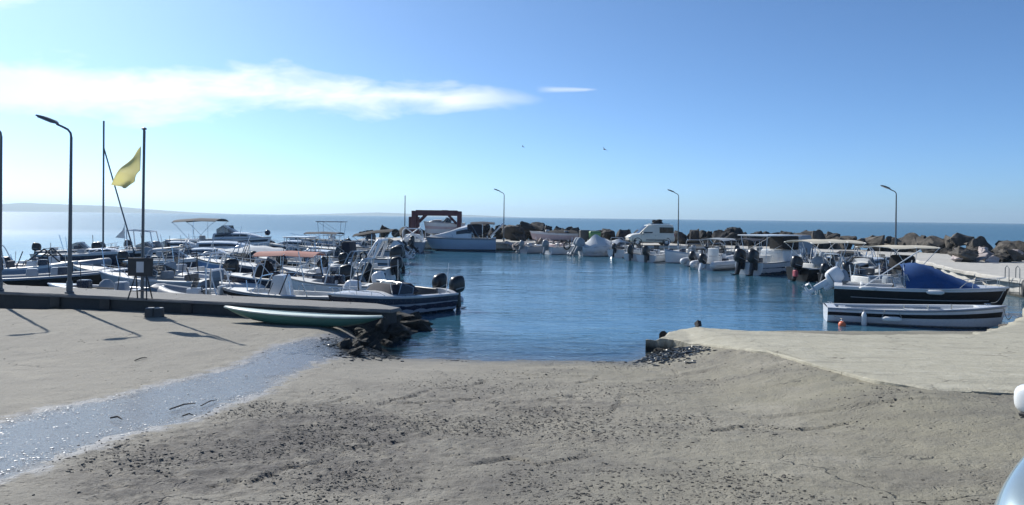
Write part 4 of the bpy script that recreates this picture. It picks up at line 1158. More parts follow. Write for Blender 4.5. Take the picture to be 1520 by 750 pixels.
    def cabin(s, t0=.42, t1=.80, h=.45, m='gel_white', wnd=True, wr=(.05, .72), wdt=.74, pr=((0, 1), (.35, 1), (.62, .86), (.85, .45), (1, .06))):
        x0, x1 = s.x(t0), s.x(t1); zt = s.sz((t0+t1)/2); rings = []
        for u, k in pr:
            t = lerp(t0, t1, u); w = s.hb(t)*wdt; z0 = s.sz(t)-.02; x = s.x(t); hh = h*k
            rings.append([(x, w, z0), (x, w*.95, z0+hh*.5), (x, w*.84, z0+hh*.93), (x, w*.4, z0+hh*1.05), (x, 0, z0+hh*1.08), (x, -w*.4, z0+hh*1.05), (x, -w*.84, z0+hh*.93), (x, -w*.95, z0+hh*.5), (x, -w, z0)])
        b = MB(); b.loft(rings); c = b.build('cabin', M[m], s.r, 35)
        if wnd:
            for sg in (1, -1):
                up = []; lo = []
                for i in range(9):
                    u = lerp(wr[0], wr[1], i/8); t = lerp(t0, t1, u); k = interp(pr, u); w = s.hb(t)*wdt; z0 = s.sz(t)-.02; hh = h*k
                    lo.append((s.x(t), sg*(w*.957+.008), z0+hh*.42)); up.append((s.x(t), sg*(w*.90+.008), z0+hh*.76))
                b = MB(); b.loft([up, lo], closed=False); b.build('window', M['glass_dark'], c)
        return s
    def cover(s, m='canvas_white', peak=.55, t0=-.02, t1=.99, ridge=.45, name='cover', skirt=.30, prof=None):
        rings = []
        for i in range(21):
            u = i/20; t = lerp(t0, t1, u); tt = min(max(t, 0), 1); w = s.hb(tt)+.03; z = s.sz(tt)
            pk = peak*(math.exp(-((u-ridge)/.30)**2) + .35*math.exp(-((u-.12)/.1)**2)) + .10*(1-u)
            if prof: pk = interp(prof, u)
            x = s.px(tt, 1) + (t-tt)*s.L; row = []
            for v in [-1, -1, -.8, -.55, -.3, 0, .3, .55, .8, 1, 1]: row.append([x, v*w, z + pk*(1-abs(v))**.9])
            row[0][2] = z - skirt*(1+.25*sin(i*1.7)); row[-1][2] = z - skirt*(1+.25*cos(i*1.3))
            for q in row: q[2] += .035*sin(u*26+q[1]*5)*(1-abs(q[1])/(w+.01)*.5); q[1] += .012*sin(u*31)
            rings.append([tuple(q) for q in row])
        b = MB(); b.loft(rings, closed=False); o = b.build(name, M[m], s.r, 55); sm_ = o.modifiers.new('cloth', 'SOLIDIFY'); sm_.thickness = .012; return s
    def cleat(s, t, y=0, m='steel'):
        b = MB(); z = s.sz(t)+.05; x = s.x(t); b.tube([(x-.09, y, z+.03), (x, y, z+.035), (x+.09, y, z+.03)], .014, 6); b.tube([(x-.03, y, z-.03), (x-.03, y, z+.03)], .013, 6); b.tube([(x+.03, y, z-.03), (x+.03, y, z+.03)], .013, 6); b.build('cleat', M[m], s.r); return s
    def antenna(s, t, y, h, m='white_paint', lean=.1):
        b = MB(); b.tube([(s.x(t), y, s.sz(min(max(t,0),1))), (s.x(t)-lean, y, s.sz(min(max(t,0),1))+h)], [.014, .008], 5); b.build('antenna', M[m], s.r); return s
    def tubes(s, name, paths, r, m, parent=None):
        b = MB()
        for p_ in paths: b.tube(p_, r, 6)
        return b.build(name, M[m], parent or s.r)
    def lump(s, name, m, c, d, r=.06, top=.8):
        b = MB(); b.rbox(c, d, r, top=top); b.build(name, M[m], s.r); return s
    def gear(s, seed, n=4, t0=.12, t1=.6):
        """Loose-looking fixed fittings: lockers, coolers, coils seen as clutter in the cockpit."""
        q = random.Random(seed)
        for i in range(n):
            t = q.uniform(t0, t1); y = q.uniform(-.3, .3)*s.B*.6; d = (q.uniform(.2, .45), q.uniform(.2, .4), q.uniform(.2, .42))
            b = MB(); b.rbox((s.x(t), y, s.zf+d[2]/2), d, .04, top=q.uniform(.75, 1)); b.build('locker', M[q.choice(('vinyl_dark', 'vinyl_white', 'gel_grey', 'gel_blue', 'eng_grey'))], s.r)
        return s

def rods(bt, seed, n=4):
    q = random.Random(seed)
    for i in range(n):
        t = q.uniform(.06, .75); y = q.choice((-1, 1))*bt.hb(t)*q.uniform(.75, .95); h = q.uniform(.35, 1.1); z = bt.sz(t)
        x = bt.x(t); k = q.random()
        if k < .55: bt.tubes('rod', [[(x, y, z-.05), (x-q.uniform(-.3, .3), y+q.uniform(-.1, .1), z+h)]], q.uniform(.012, .022), q.choice(('steel', 'white_paint', 'rubber')))
        elif k < .8: bt.tubes('grab_rail', [[(x, y, z), (x, y, z+.22), (x+.55, y, z+.24), (x+.55, y, z)]], .014, 'steel')
        else: bt.lump('crate', q.choice(('gel_grey', 'gel_navy', 'vinyl_white', 'canvas_grey')), (x, y*.5, z+.12), (.4, .35, .32), .05, .95)
DONE = 'boats moored behind the near pier'
ROW = 'boats moored stern out along the far quay'
R180 = pi
# ---- behind the near pier, left to right
B = Boat('open_boat', 'long dark-hulled open boat with grey gunwale at the left edge behind the pier', PX(82, 28.5), 28.7, radians(28), 6.0, 1.9, .62, .95, group=DONE)
B.hull('gel_black').rub('gel_grey', .05).deck(.05, .75, 'gel_grey').thwart(.3).thwart(.55).seat(.12, 0, 1.0)
B = Boat('inflatable_boat', 'low grey inflatable boat with leaning frame and dark motor at its left end', PX(92, 38), 38, radians(8), 4.5, 1.9, .36, .55, group=DONE)
B.hull('gel_grey').deck(.06, .7).ribtube('tube_grey', .22).outboard(0, 'eng_black', .95, .0).console(.42).seat(.25, 0, .8, back=.3)
B.tubes('frame', [[(B.x(.16), .5, .5), (B.x(.36), .45, 1.25), (B.x(.36), -.45, 1.25), (B.x(.16), -.5, .5)], [(B.x(.36), .45, 1.25), (B.x(.55), .45, .5)], [(B.x(.36), -.45, 1.25), (B.x(.55), -.45, .5)], [(B.x(.26), .46, .9), (B.x(.46), .45, .85)]], .035, 'eng_black')
B = Boat('motor_boat', 'white-decked dark-hulled motor boat with a tall bare mast and slanting stay', PX(133, 43), 43, radians(4), 5.2, 1.9, .68, .95, group=DONE)
B.hull('gel_navy').stripe('gel_white', .0, .14).rub('gel_white', .035).deck(.06, .55).console(.4, h=.7).cabin(.55, .86, .28).bowrail(.6, .28)
mz = (378-181)/F*43; xm = PX(153, 43)-PX(133, 43)
B.tubes('mast', [[(xm, 0, .75), (xm-.05, 0, mz+.75)]], .05, 'lamp_paint')
B.tubes('stay', [[(xm-.04, 0, mz*.80+.75), (xm+1.85, -.3, .9)]], .04, 'lamp_paint')
B = Boat('motor_boat', 'white motor boat with square wake tower and white pennant near the flagpole', PX(218, 47), 47, radians(12), 4.9, 2.0, .75, 1.05, group=DONE)
B.hull('gel_white').stripe('gel_black', .25, .55).rub('rubber').deck(.05, .6).wind(.6, .42).seat(.15, 0, 1.2, back=.35).outboard(-.32, 'eng_black', 1.1).outboard(.32, 'eng_black', 1.1).gear(3)
B.tubes('wake_tower', [[(B.x(.32), .85, .9), (B.x(.30), .75, 2.05), (B.x(.30), -.75, 2.05), (B.x(.32), -.85, .9)], [(B.x(.62), .85, 1.0), (B.x(.58), .72, 1.95), (B.x(.58), -.72, 1.95), (B.x(.62), -.85, 1.0)], [(B.x(.30), .75, 2.05), (B.x(.58), .72, 1.95)], [(B.x(.30), -.75, 2.05), (B.x(.58), -.72, 1.95)]], .035, 'white_paint')
b = MB(); zz_ = 1.5; xp_ = PX(182, 47)-PX(218, 47)
b.add([(xp_+.25, -.05, zz_+.85), (xp_+.30, -.05, zz_), (xp_-.30, .05, zz_+.06), (xp_+.1, .05, zz_+.5), (xp_+.25, -.03, zz_+.85), (xp_+.30, -.03, zz_), (xp_-.30, .07, zz_+.06), (xp_+.1, .07, zz_+.5)], [(0, 1, 2, 3), (7, 6, 5, 4), (0, 3, 7, 4), (1, 0, 4, 5), (2, 1, 5, 6), (3, 2, 6, 7)])
pn = b.build('pennant', M['canvas_white'], B.r)
B.tubes('staff', [[(xp_+.28, -.04, .7), (xp_+.26, -.04, zz_+.95)]], .02, 'steel')
B = Boat('cabin_cruiser', 'large white cruiser with navy sun awning and raked windshield behind the near boats', PX(330, 56), 56, radians(-3), 7.6, 2.7, 1.15, 1.45, .35, .9, group=DONE)
B.hull('gel_white').stripe('gel_navy', .12, .24).stripe('gel_black', .86, .98).rub('rub_grey').deck(.05, .5, zf=.35).cabin(.46, .92, .50).wind(.66, .62, .6, sweep=1.0, z=1.62).bimini(.06, .50, 2.55, 1.15, 'canvas_navy', crown=.16, lean=.10).bowrail(.55, .42).seat(.2, 0, 1.6, back=.5).gear(8, 3, .15, .4).antenna(.5, .7, 1.2)
b = MB(); b.ball((B.x(.96), 0, 1.75), .22); b.build('anchor_buoy', M['gel_navy'], B.r)
B = Boat('cabin_boat', 'low white cabin boat with a dark window strip in front of the large cruiser', PX(322, 48), 48, radians(2), 7.0, 2.5, .80, 1.05, group=DONE)
B.hull('gel_white').stripe('gel_blue', .3, .5).rub('rub_grey').deck(.05, .35).cabin(.36, .86, .50).bowrail(.7, .3).gear(12, 3, .1, .3).outboard(0, 'eng_grey', 1.1).rollbar(.3, .6)
B = Boat('motor_boat', 'grey motor boat under a flat grey cover in the middle of the packed moorings', PX(395, 42), 42, radians(178), 4.7, 1.9, .62, .9, group=DONE)
B.hull('gel_grey').rub('gel_white').deck(.05, .6).cover('canvas_grey', .22, ridge=.5).outboard(0, 'eng_white', 1.0)
B = Boat('motor_boat', 'white-decked motor boat with navy sides between the wake tower boat and the pier', PX(262, 38.5), 38.5, radians(5), 4.6, 1.9, .68, .95, group=DONE)
B.hull('gel_navy').stripe('gel_white', .0, .2).rub('gel_white', .04).deck(.06, .62).wind(.62, .36).seat(.2, 0, 1.1, back=.3).outboard(0, 'eng_black', 1.0).bowrail(.66, .25).gear(20, 3)
B = Boat('motor_boat', 'white motor boat with a square black motor behind the grey inflatable', PX(262, 33), 33, radians(176), 4.4, 1.8, .60, .82, group=DONE)
B.hull('gel_white').rub('gel_blue', .03).stripe('gel_blue', .3, .45).deck(.08, .66).seat(.3, 0, 1.0, back=.3).console(.5).outboard(0, 'eng_black', 1.15, .0, turn=.2).rollbar(.12, .8, n=1).gear(25, 4)
B = Boat('rowing_boat', 'pale blue open boat with grey motor behind the pier between lamp and board', PX(140, 25.4), 25.6, radians(176), 3.5, 1.5, .50, .66, rake=.35, group=DONE)
B.hull('gel_pale_blue').stripe('gel_white', .0, .3).rub('gel_white', .03).deck(.05, .72, 'gel_white').thwart(.35).thwart(.6).seat(.12, 0, .9)
b = MB(); b.rbox((.0-.35, 0, .62), (.52, .46, .42), .13, top=.72); b.build('engine_box', M['canvas_grey'], B.r)
B.tubes('oar', [[(-.9, .4, .56), (1.1, .3, .62)]], .022, 'wood')
B = Boat('inflatable_boat', 'grey inflatable boat with white cone bow tied right against the pier', PX(298, 24.6), 24.6, radians(177), 3.0, 1.55, .32, .45, group=DONE)
B.hull('gel_white').deck(.06, .7).ribtube('tube_grey', .21).console(.55, h=.55).seat(.3, 0, .7, back=.3, m='vinyl_white').rollbar(.2, .95, m='white_paint', lean=-.3, n=2, r=.022).gear(30, 3, .3, .6)
b = MB(); b.tube([(1.22, 0, .52), (1.45, 0, .53), (1.6, 0, .52)], [.22, .20, .10], 12); b.build('bow_cone', M['tube_white'], B.r)
B = Boat('console_boat', 'white fishing boat with tall blank centre console behind the pier', PX(418, 24.4), 24.4, radians(178), 4.0, 1.75, .52, .72, group=DONE)
B.hull('gel_white').stripe('gel_black', .12, .30).stripe('gel_blue', .55, .62).rub('rub_grey').deck(.06, .74, zf=.14).seat(.15, 0, 1.0, .35, .3).gear(33, 3, .6, .7)
b = MB(); b.loft([[(x_, y_, z_) for x_, y_ in ((c0+d, .34), (c0+d, -.34), (c0-d, -.34), (c0-d, .34))] for z_, d, c0 in ((.14, .44, .02), (.55, .30, -.02), (1.10, .18, -.03), (1.16, .14, -.03))]); c = b.build('console', M['gel_white'], B.r, 20)
b = MB(); b.rbox((.13, 0, .86), (.02, .34, .22), .005, M=Matrix.Rotation(-.1, 4, 'Y')); b.build('screen', M['glass_dark'], c)
B.tubes('frame', [[(.75, .55, .6), (.45, .5, 1.15), (.45, -.5, 1.15), (.75, -.55, .6)], [(-.5, .5, .55), (-.42, .48, 1.0)], [(.95, .4, .65), (1.0, .38, 1.0)]], .018, 'steel')
B.outboard(-.12, 'eng_white', 1.05, -.10)
B = Boat('open_boat', 'dark open boat shaded by a sun-faded red awning', PX(415, 29), 29, radians(178), 4.8, 1.9, .6, .85, group=DONE)
B.hull('gel_navy').rub('gel_white').deck(.06, .68).console(.5, h=.7).seat(.22, 0, 1.1, back=.4, m='vinyl_dark').bimini(.16, .66, 1.58, .78, 'canvas_red', frame='white_paint', crown=.10).outboard(.0, 'eng_black', 1.15, .25).gear(41, 5)
B.lump('helm_cover', 'canvas_black', (B.x(.62), 0, .95), (.9, .9, .75), .2, .6)
B = Boat('speedboat', 'white-topped dark speedboat with two black motors beyond the end of the pier', PX(578, 23.6), 23.7, radians(226), 4.5, 1.85, .58, .80, .22, .75, group=DONE)
B.hull('gel_navy').stripe('gel_white', .0, .10).stripe('gel_grey', .42, .98).rub('gel_white', .03).deck(.05, .56, 'gel_white', camber=.12).wind(.60, .36, .25, sweep=.5).seat(.2, 0, 1.2, back=.3, m='vinyl_dark').bowrail(.66, .18).gear(50, 2, .25, .45).antenna(.06, .5, 1.0).antenna(.85, .1, .9)
B.outboard(-.42, 'eng_black', 1.05, .30).outboard(.42, 'eng_black', 1.05, .15)
B.lump('canopy_cover', 'canvas_navy', (B.x(.47), 0, .82), (1.15, 1.45, .34), .12, .82)
B = Boat('motor_boat', 'broad white motor boat with white roll bar and dark blue cabin screen', PX(502, 41.5), 41.5, radians(176), 6.3, 2.3, .78, 1.05, .3, .7, group=DONE)
B.hull('gel_pale_blue').stripe('gel_white', .0, .3).stripe('gel_black', .33, .42).rub('rubber').deck(.05, .52, zf=.25).wind(.55, .55, .35, sweep=.55).cabin(.56, .88, .30).rollbar(.14, 1.0, 'white_paint', .35, r=.07, n=2).bowrail(.6, .35)
B.lump('screen', 'canvas_navy', (B.x(.40), 0, 1.25), (.55, 1.5, .85), .08, .85)
B.outboard(-.38, 'eng_black', 1.35, .35).outboard(.38, 'eng_black', 1.35, .15).gear(60, 4, .1, .4)
b = MB(); b.tube([(B.x(.22)+cos(a)*.17, 1.12, .95+sin(a)*.17) for a in [2*pi*k/16 for k in range(16)]], .05, 8, closed=True); b.build('life_ring', M['rubber'], B.r)
B = Boat('motor_boat', 'motor boat under a black awning with a raised white motor behind the roll bar boat', PX(515, 50), 50, radians(174), 7.0, 2.3, .8, 1.05, group=DONE)
B.hull('gel_grey').rub('rubber').deck(.05, .55, zf=.3).wind(.58, .5, .3).bimini(.02, .40, 1.95, 1.0, 'canvas_black', crown=.14, lean=-.35).outboard(-.3, 'eng_grey', 1.2, .9).outboard(.3, 'eng_white', 1.2, 1.0, cover='eng_white').gear(66, 4).bowrail(.6, .3).seat(.2, 0, 1.5, back=.4, m='vinyl_dark')
B = Boat('fishing_boat', 'distant fishing boat with a small dark T-shaped top on thin posts', PX(487, 66), 66, radians(178), 7.0, 2.3, .85, 1.15, group=DONE)
B.hull('gel_white').stripe('gel_blue', .2, .5).rub('rubber').deck(.05, .7, zf=.3).console(.45, h=.95, w=.8).ttop(.28, .62, 2.55, 1.0, 'gel_navy').outboard(-.35, 'eng_black', 1.4).outboard(.35, 'eng_black', 1.4).seat(.3, 0, .9, back=.4).bowrail(.7, .3)
B = Boat('inflatable_boat', 'small black inflatable boat with a dark motor at the outer edge of the moorings', PX(440, 60), 60, radians(10), 3.4, 1.6, .34, .5, group=DONE)
B.hull('gel_grey').deck(.06, .7).ribtube('tube_black', .22).outboard(0, 'eng_black', 1.2, .4).console(.5, h=.8).seat(.3, 0, .8, back=.4, m='vinyl_dark').lump('bag', 'canvas_black', (.2, .1, .75), (.7, .6, .5), .15)
B = Boat('motor_boat', 'white open motor boat in the gap right of the faded red awning', PX(520, 36), 36, radians(170), 4.2, 1.8, .6, .8, group=DONE)
B.hull('gel_white').stripe('gel_navy', .3, .7).rub('rubber').deck(.06, .66).console(.45).seat(.25, 0, .9, back=.35).outboard(0, 'eng_black', 1.1, .2).gear(70, 4)
B = Boat('inflatable_boat', 'white inflatable boat with low windscreen in the thick of the left moorings', PX(335, 29.2), 29.2, radians(170), 3.6, 1.7, .36, .5, group=DONE)
B.hull('gel_white').deck(.06, .7).ribtube('tube_white', .22).console(.5).seat(.28, 0, .8, back=.35).outboard(0, 'eng_grey', .95).rollbar(.1, .85, n=1).gear(75, 3)

# ---- far side of the basin
B = Boat('motor_boat', 'grey motor boat with white roll bar moored stern out beside the white cabin cruiser', PX(613, 66), 66, radians(97), 6.0, 2.3, .9, 1.2, group=ROW)
B.hull('gel_grey').rub('gel_white').deck(.05, .6, zf=.35).rollbar(.12, 1.15, 'white_paint', .3, r=.05, n=2).cabin(.55, .88, .5).seat(.25, 0, 1.4, back=.45).outboard(0, 'eng_black', 1.2).gear(80, 3)
B.tubes('brace', [[(B.x(.05), .9, 1.0), (B.x(.2), -.7, 2.2)], [(B.x(.05), -.9, 1.0), (B.x(.2), .7, 2.2)]], .05, 'white_paint')
B = Boat('cabin_cruiser', 'big white cabin cruiser with tinted windows alone at the head of the basin', PX(684, 68), 68, radians(181), 6.5, 2.5, 1.15, 1.25, .35, 1.3, group=ROW)
B.hull('gel_pale_blue').stripe('gel_navy', .06, .10).stripe('gel_white', .0, .05).stripe('gel_black', .90, .99).rub('rub_grey').deck(.05, .40, zf=.5, camber=.14).cabin(.34, .97, 1.12, wdt=.84, wr=(.01, .34), pr=((0, 1.0), (.12, 1.0), (.30, .80), (.52, .50), (.75, .26), (1, .03))).bimini(.02, .36, 2.5, 1.1, 'canvas_navy', crown=.14).bowrail(.6, .16).seat(.15, 0, 1.6, back=.5)
B.lump('aft_canopy', 'canvas_navy', (B.x(.30), 0, 1.95), (1.5, 2.0, 1.0), .12, .9)
B.tubes('gangway', [[(B.x(.08), -1.1, 1.3), (B.x(-.10), -1.1, 2.55)], [(B.x(.08), -.7, 1.3), (B.x(-.10), -.7, 2.55)]], .09, 'white_paint')
g = [[(B.x(lerp(.72, .52, u)), v*.78, 1.52+.78*u+.055) for v in (-1, -.5, 0, .5, 1)] for u in (0, .5, 1)]
b = MB(); b.loft(g, closed=False); b.build('windshield', M['glass_clear'], B.r)
b = MB(); b.rbox((B.x(.47), -1.235, 1.02), (1.1, .02, .10), .005); b.build('side_window', M['glass_dark'], B.r)
b = MB(); b.tube([(B.x(.10), -1.28, 1.05), (B.x(.10), -1.28, .55)], .11, 8); b.build('hull_pad', M['rubber'], B.r)
# pale boat laid up on the quay, small boat below it
B = Boat('laid_up_boat', 'pale pinkish boat under a dark cover laid up on the quay by the black boulders', PX(822, 71.3), 71.3, radians(186), 4.6, 1.8, .62, .85, z=.98, group=None)
B.hull('gel_pink').stripe('gel_white', .0, .25).rub('gel_white', .04).deck(.05, .6).cover('canvas_black', .28, ridge=.35, skirt=.02)
b = MB(); b.rbox((1.0, 0, -.10), (.2, 1.3, .34), .02); b.rbox((-1.2, 0, -.10), (.2, 1.3, .34), .02); b.build('cradle', M['wood'], B.r)
B = Boat('open_boat', 'small white open boat with a spoked wheel moored in front of the pinkish boat', PX(837, 64), 64, radians(30), 3.2, 1.6, .62, .85, group=ROW)
B.hull('gel_white').rub('rub_grey').deck(.06, .7).console(.45, h=.8, m='gel_pink').seat(.2, 0, 1.0, back=.4, m='gel_pink').outboard(0, 'eng_grey', 1.1, .3).gear(85, 3)
b = MB(); b.tube([(-.2+cos(a)*.32, -.82, .78+sin(a)*.32) for a in [2*pi*k/16 for k in range(16)]], .06, 8, closed=True); b.build('wheel_ring', M['rubber'], B.r)
B = Boat('covered_boat', 'boat wrapped in a peaked white tarpaulin left of the white van', PX(899, 62.0), 62.0, radians(12), 4.3, 1.9, .75, 1.05, group=ROW)
B.hull('gel_white').rub('rub_grey').deck(.06, .6).cover('canvas_white', 1.0, skirt=.5, prof=((0, .12), (.12, .35), (.28, .98), (.34, 1.0), (.46, .72), (.60, .42), (.70, .46), (.80, .50), (.9, .30), (1, .08)))
B.outboard(-.3, 'eng_grey', 1.35, .55, cover='canvas_grey').outboard(.35, 'eng_grey', 1.35, .55, cover='canvas_grey')
for i, (px, Y, hd, hm, em, l) in enumerate(((948, 57.2, 70, 'gel_white', 'eng_black', 'small white boat with a round black motor under the van nose'), (974, 55.2, 60, 'gel_white', 'eng_black', 'small white boat with a tall black motor under the van tail'))):
    B = Boat('open_boat', l, PX(px, Y), Y, radians(hd), 4.2, 1.7, .52, .72, group=ROW)
    B.hull(hm).rub('rub_grey').deck(.06, .7).thwart(.4).console(.55).seat(.25, 0, .9, back=.3).outboard(-.1 if i else .15, em, 1.35 if i else 1.25, .15).gear(90+i, 3)
B = Boat('open_boat', 'pale beige open boat nosed in between the two black-motored boats', PX(993, 57.8), 57.8, radians(35), 3.8, 1.6, .5, .75, group=ROW)
B.hull('gel_cream').rub('gel_white').deck(.06, .72).thwart(.3).thwart(.55).gear(93, 2)
B = Boat('rowing_boat', 'white wooden boat turned bow towards us with a sharp upright stem', PX(1019, 53.6), 53.6, radians(203), 3.7, 1.6, .60, .98, rake=.15, tw=.6, group=ROW)
B.hull('gel_white').stripe('gel_pale_blue', .0, .12).rub('gel_pale_blue', .03).deck(.05, .8, 'gel_white').thwart(.3).thwart(.55).seat(.12, 0, .7)
B.lump('engine_box', 'gel_grey', (B.x(.35), 0, .55), (.6, .5, .5), .06)
B = Boat('inflatable_boat', 'grey-white inflatable boat, the smaller of two side by side, with black motor', PX(1046, 51), 51, radians(52), 3.5, 1.7, .36, .52, group=ROW)
B.hull('gel_white').deck(.06, .7).ribtube('tube_white', .25).outboard(0, 'eng_black', 1.1, .55).console(.5, h=.7).seat(.3, 0, .7, back=.4).rollbar(.2, .9, 'metal', n=2, r=.022)
B = Boat('inflatable_boat', 'white inflatable boat with high seat and raised motor next to the cabin boat', PX(1072, 47.6), 47.6, radians(42), 3.9, 1.8, .36, .55, group=ROW)
B.hull('gel_white').deck(.06, .7).ribtube('tube_white', .26).outboard(0, 'eng_black', 1.15, .45, leg='eng_white').console(.5, h=.85, m='gel_white').seat(.3, 0, .8, .4, .7, back=.5, m='vinyl_white').gear(96, 2)
B = Boat('motor_boat', 'motor boat with low grey awning on crossed poles behind the white inflatables', PX(1074, 55.5), 55.5, radians(50), 5.0, 2.0, .62, .9, group=ROW)
B.hull('gel_white').rub('rub_grey').deck(.06, .66).console(.5).seat(.25, 0, 1.1, back=.35).bimini(.08, .66, 1.65, .95, 'canvas_grey', frame='white_paint', crown=.1).outboard(0, 'eng_black', 1.2).gear(98, 4)
B = Boat('motor_boat', 'small white motor boat with short windscreen behind the upright-stem boat', PX(1035, 60), 60, radians(70), 4.4, 1.8, .62, .9, group=ROW)
B.hull('gel_white').rub('rub_grey').deck(.06, .6).wind(.6, .4, .3).seat(.25, 0, 1.1, back=.35, m='vinyl_dark').outboard(0, 'eng_grey', 1.1).gear(99, 3).rollbar(.15, .9, 'metal', n=1)
B = Boat('cabin_boat', 'white motor boat with hard white roof, black canvas back and two big black motors', PX(1152, 44.2), 44.2, radians(38), 5.4, 2.2, .70, 1.05, group=ROW)
B.hull('gel_white').stripe('gel_navy', .42, .99).rub('rub_grey').deck(.05, .62, zf=.25).console(.52, h=.95, w=.9, wind=False).cabin(.62, .88, .3).ttop(.06, .72, 2.25, 1.02, 'gel_white', 'white_paint').seat(.3, 0, 1.1, back=.5).bowrail(.66, .3)
B.lump('back_curtain', 'canvas_black', (B.x(.66), 0, 1.80), (.10, 1.9, .80), .03, .98)
B.lump('side_curtain', 'canvas_black', (B.x(.50), -.96, 1.86), (1.7, .06, .62), .02, .98)
B.lump('bulkhead', 'gel_white', (B.x(.56), 0, .95), (1.6, 1.6, .9), .08, .94)
B.outboard(-.42, 'eng_black', 1.45, .30, turn=.1).outboard(.42, 'eng_black', 1.45, .30, turn=-.1)
B = Boat('covered_boat', 'boat hidden by an upright grey-blue canvas enclosure behind the cabin boat', PX(1186, 51), 51, radians(45), 4.8, 2.0, .7, 1.0, group=ROW)
B.hull('gel_white').rub('gel_pale_blue').deck(.05, .6).lump('canvas_enclosure', 'canvas_grey', (B.x(.45), 0, 1.45), (1.9, 1.6, 1.4), .12, .85).bowrail(.66, .3)
B = Boat('motor_boat', 'black-hulled boat with a white awning on slim posts and a covered seat', PX(1240, 39.8), 39.8, radians(20), 5.0, 2.0, .66, .98, group=ROW)
B.hull('gel_black').rub('gel_grey', .035).deck(.05, .66, zf=.2).bimini(.0, .72, 2.02, 1.05, 'canvas_beige', frame='white_paint', crown=.10, hoops=4).seat(.15, 0, 1.2, back=.35).console(.5, h=.8).gear(105, 5)
B.outboard(-.25, 'eng_black', 1.2, .25)
b = MB(); b.ball((B.x(.22), -.35, .95), .42, .36, .34); b.build('seat_cover', M['canvas_grey'], B.r)
b = MB(); b.rbox((B.x(-.13), -.62, .42), (.20, .24, .34), .05); b.build('fuel_can', M['red'], B.r)
B = Boat('motor_boat', 'cluttered grey boat under a long flat beige awning beside the bare quay', PX(1318, 36.0), 36.0, radians(28), 5.2, 2.0, .62, .9, group=ROW)
B.hull('gel_grey').rub('gel_white').deck(.05, .7, zf=.2).bimini(.30, 1.0, 1.92, 1.0, 'canvas_beige', frame='white_paint', crown=.05, hoops=3).console(.45, h=.8, m='gel_navy').seat(.2, 0, 1.2, back=.4, m='vinyl_dark').outboard(0, 'eng_black', 1.2, .2).gear(110, 7, .1, .65)
B.lump('helm_cover', 'canvas_black', (B.x(.72), 0, 1.15), (.8, 1.1, .7), .1, .85)
B = Boat('open_boat', 'low grey open boat packed between the beige awning and the blue canopy', PX(1322, 32.0), 32.0, radians(15), 4.4, 1.8, .5, .75, group=ROW)
B.hull('gel_grey').rub('gel_white').deck(.05, .7, zf=.15).thwart(.35).console(.55, h=.6).seat(.2, 0, 1.1, back=.3).gear(118, 6, .1, .65).outboard(0, 'eng_grey', 1.25, .0, cover='canvas_grey')

# ---- more boats filling the moorings
def extra(name, label, px, Y, hd, L, kind, hm, sm, em, seed, group, cover=None, tilt=.1):
    q = random.Random(seed); Bx = Boat(name, label, PX(px, Y), Y, radians(hd), L, L*.40, .52+.04*L*q.uniform(.4, 1), .75+.05*L*q.uniform(.5, 1), group=group)
    Bx.hull(hm)
    if sm: Bx.stripe(sm, .15, q.uniform(.3, .6))
    if kind != 'rib': Bx.rub(q.choice(('rub_grey', 'gel_white', 'rubber')))
    Bx.deck(.05, .64 if kind != 'cud' else .45, zf=.16)
    if kind == 'ws': Bx.wind(.6, .42, .3).seat(.2, 0, L*.25, back=.35, m=q.choice(('vinyl_white', 'vinyl_dark'))).bowrail(.64, .26)
    if kind == 'cud': Bx.cabin(.46, .88, .42).wind(.56, .45, .3).bowrail(.62, .28).seat(.22, 0, L*.24, back=.4, m='vinyl_dark')
    if kind == 'cc': Bx.console(.45, h=.85).seat(.28, 0, .8, back=.45).ttop(.3, .58, 1.95, L*.17, q.choice(('gel_white', 'gel_navy')))
    if kind == 'bim': Bx.console(.5, h=.7).seat(.22, 0, L*.22, back=.35).bimini(.10, .64, 1.62, L*.18, cover or 'canvas_navy', crown=.10)
    if kind == 'open': Bx.thwart(.35).thwart(.55).console(.45, h=.6).seat(.16, 0, L*.22)
    if kind == 'rib': Bx.ribtube(q.choice(('tube_grey', 'tube_white', 'tube_black')), .22).console(.48, h=.75).seat(.28, 0, .75, back=.4, m='vinyl_dark').rollbar(.12, 1.0, q.choice(('metal', 'white_paint')), n=2, r=.024)
    if kind == 'tarp': Bx.cover(cover or 'canvas_white', .45, ridge=.4, skirt=.25)
    if kind in ('open', 'ws') and q.random() < .6: Bx.rollbar(.10, .95, 'metal', n=2, r=.022)
    Bx.outboard(0, em, .92 + .05*(L-4), tilt, cover=None if q.random() > .2 else 'canvas_grey').gear(seed+500, 4, .12, .55)
    return Bx
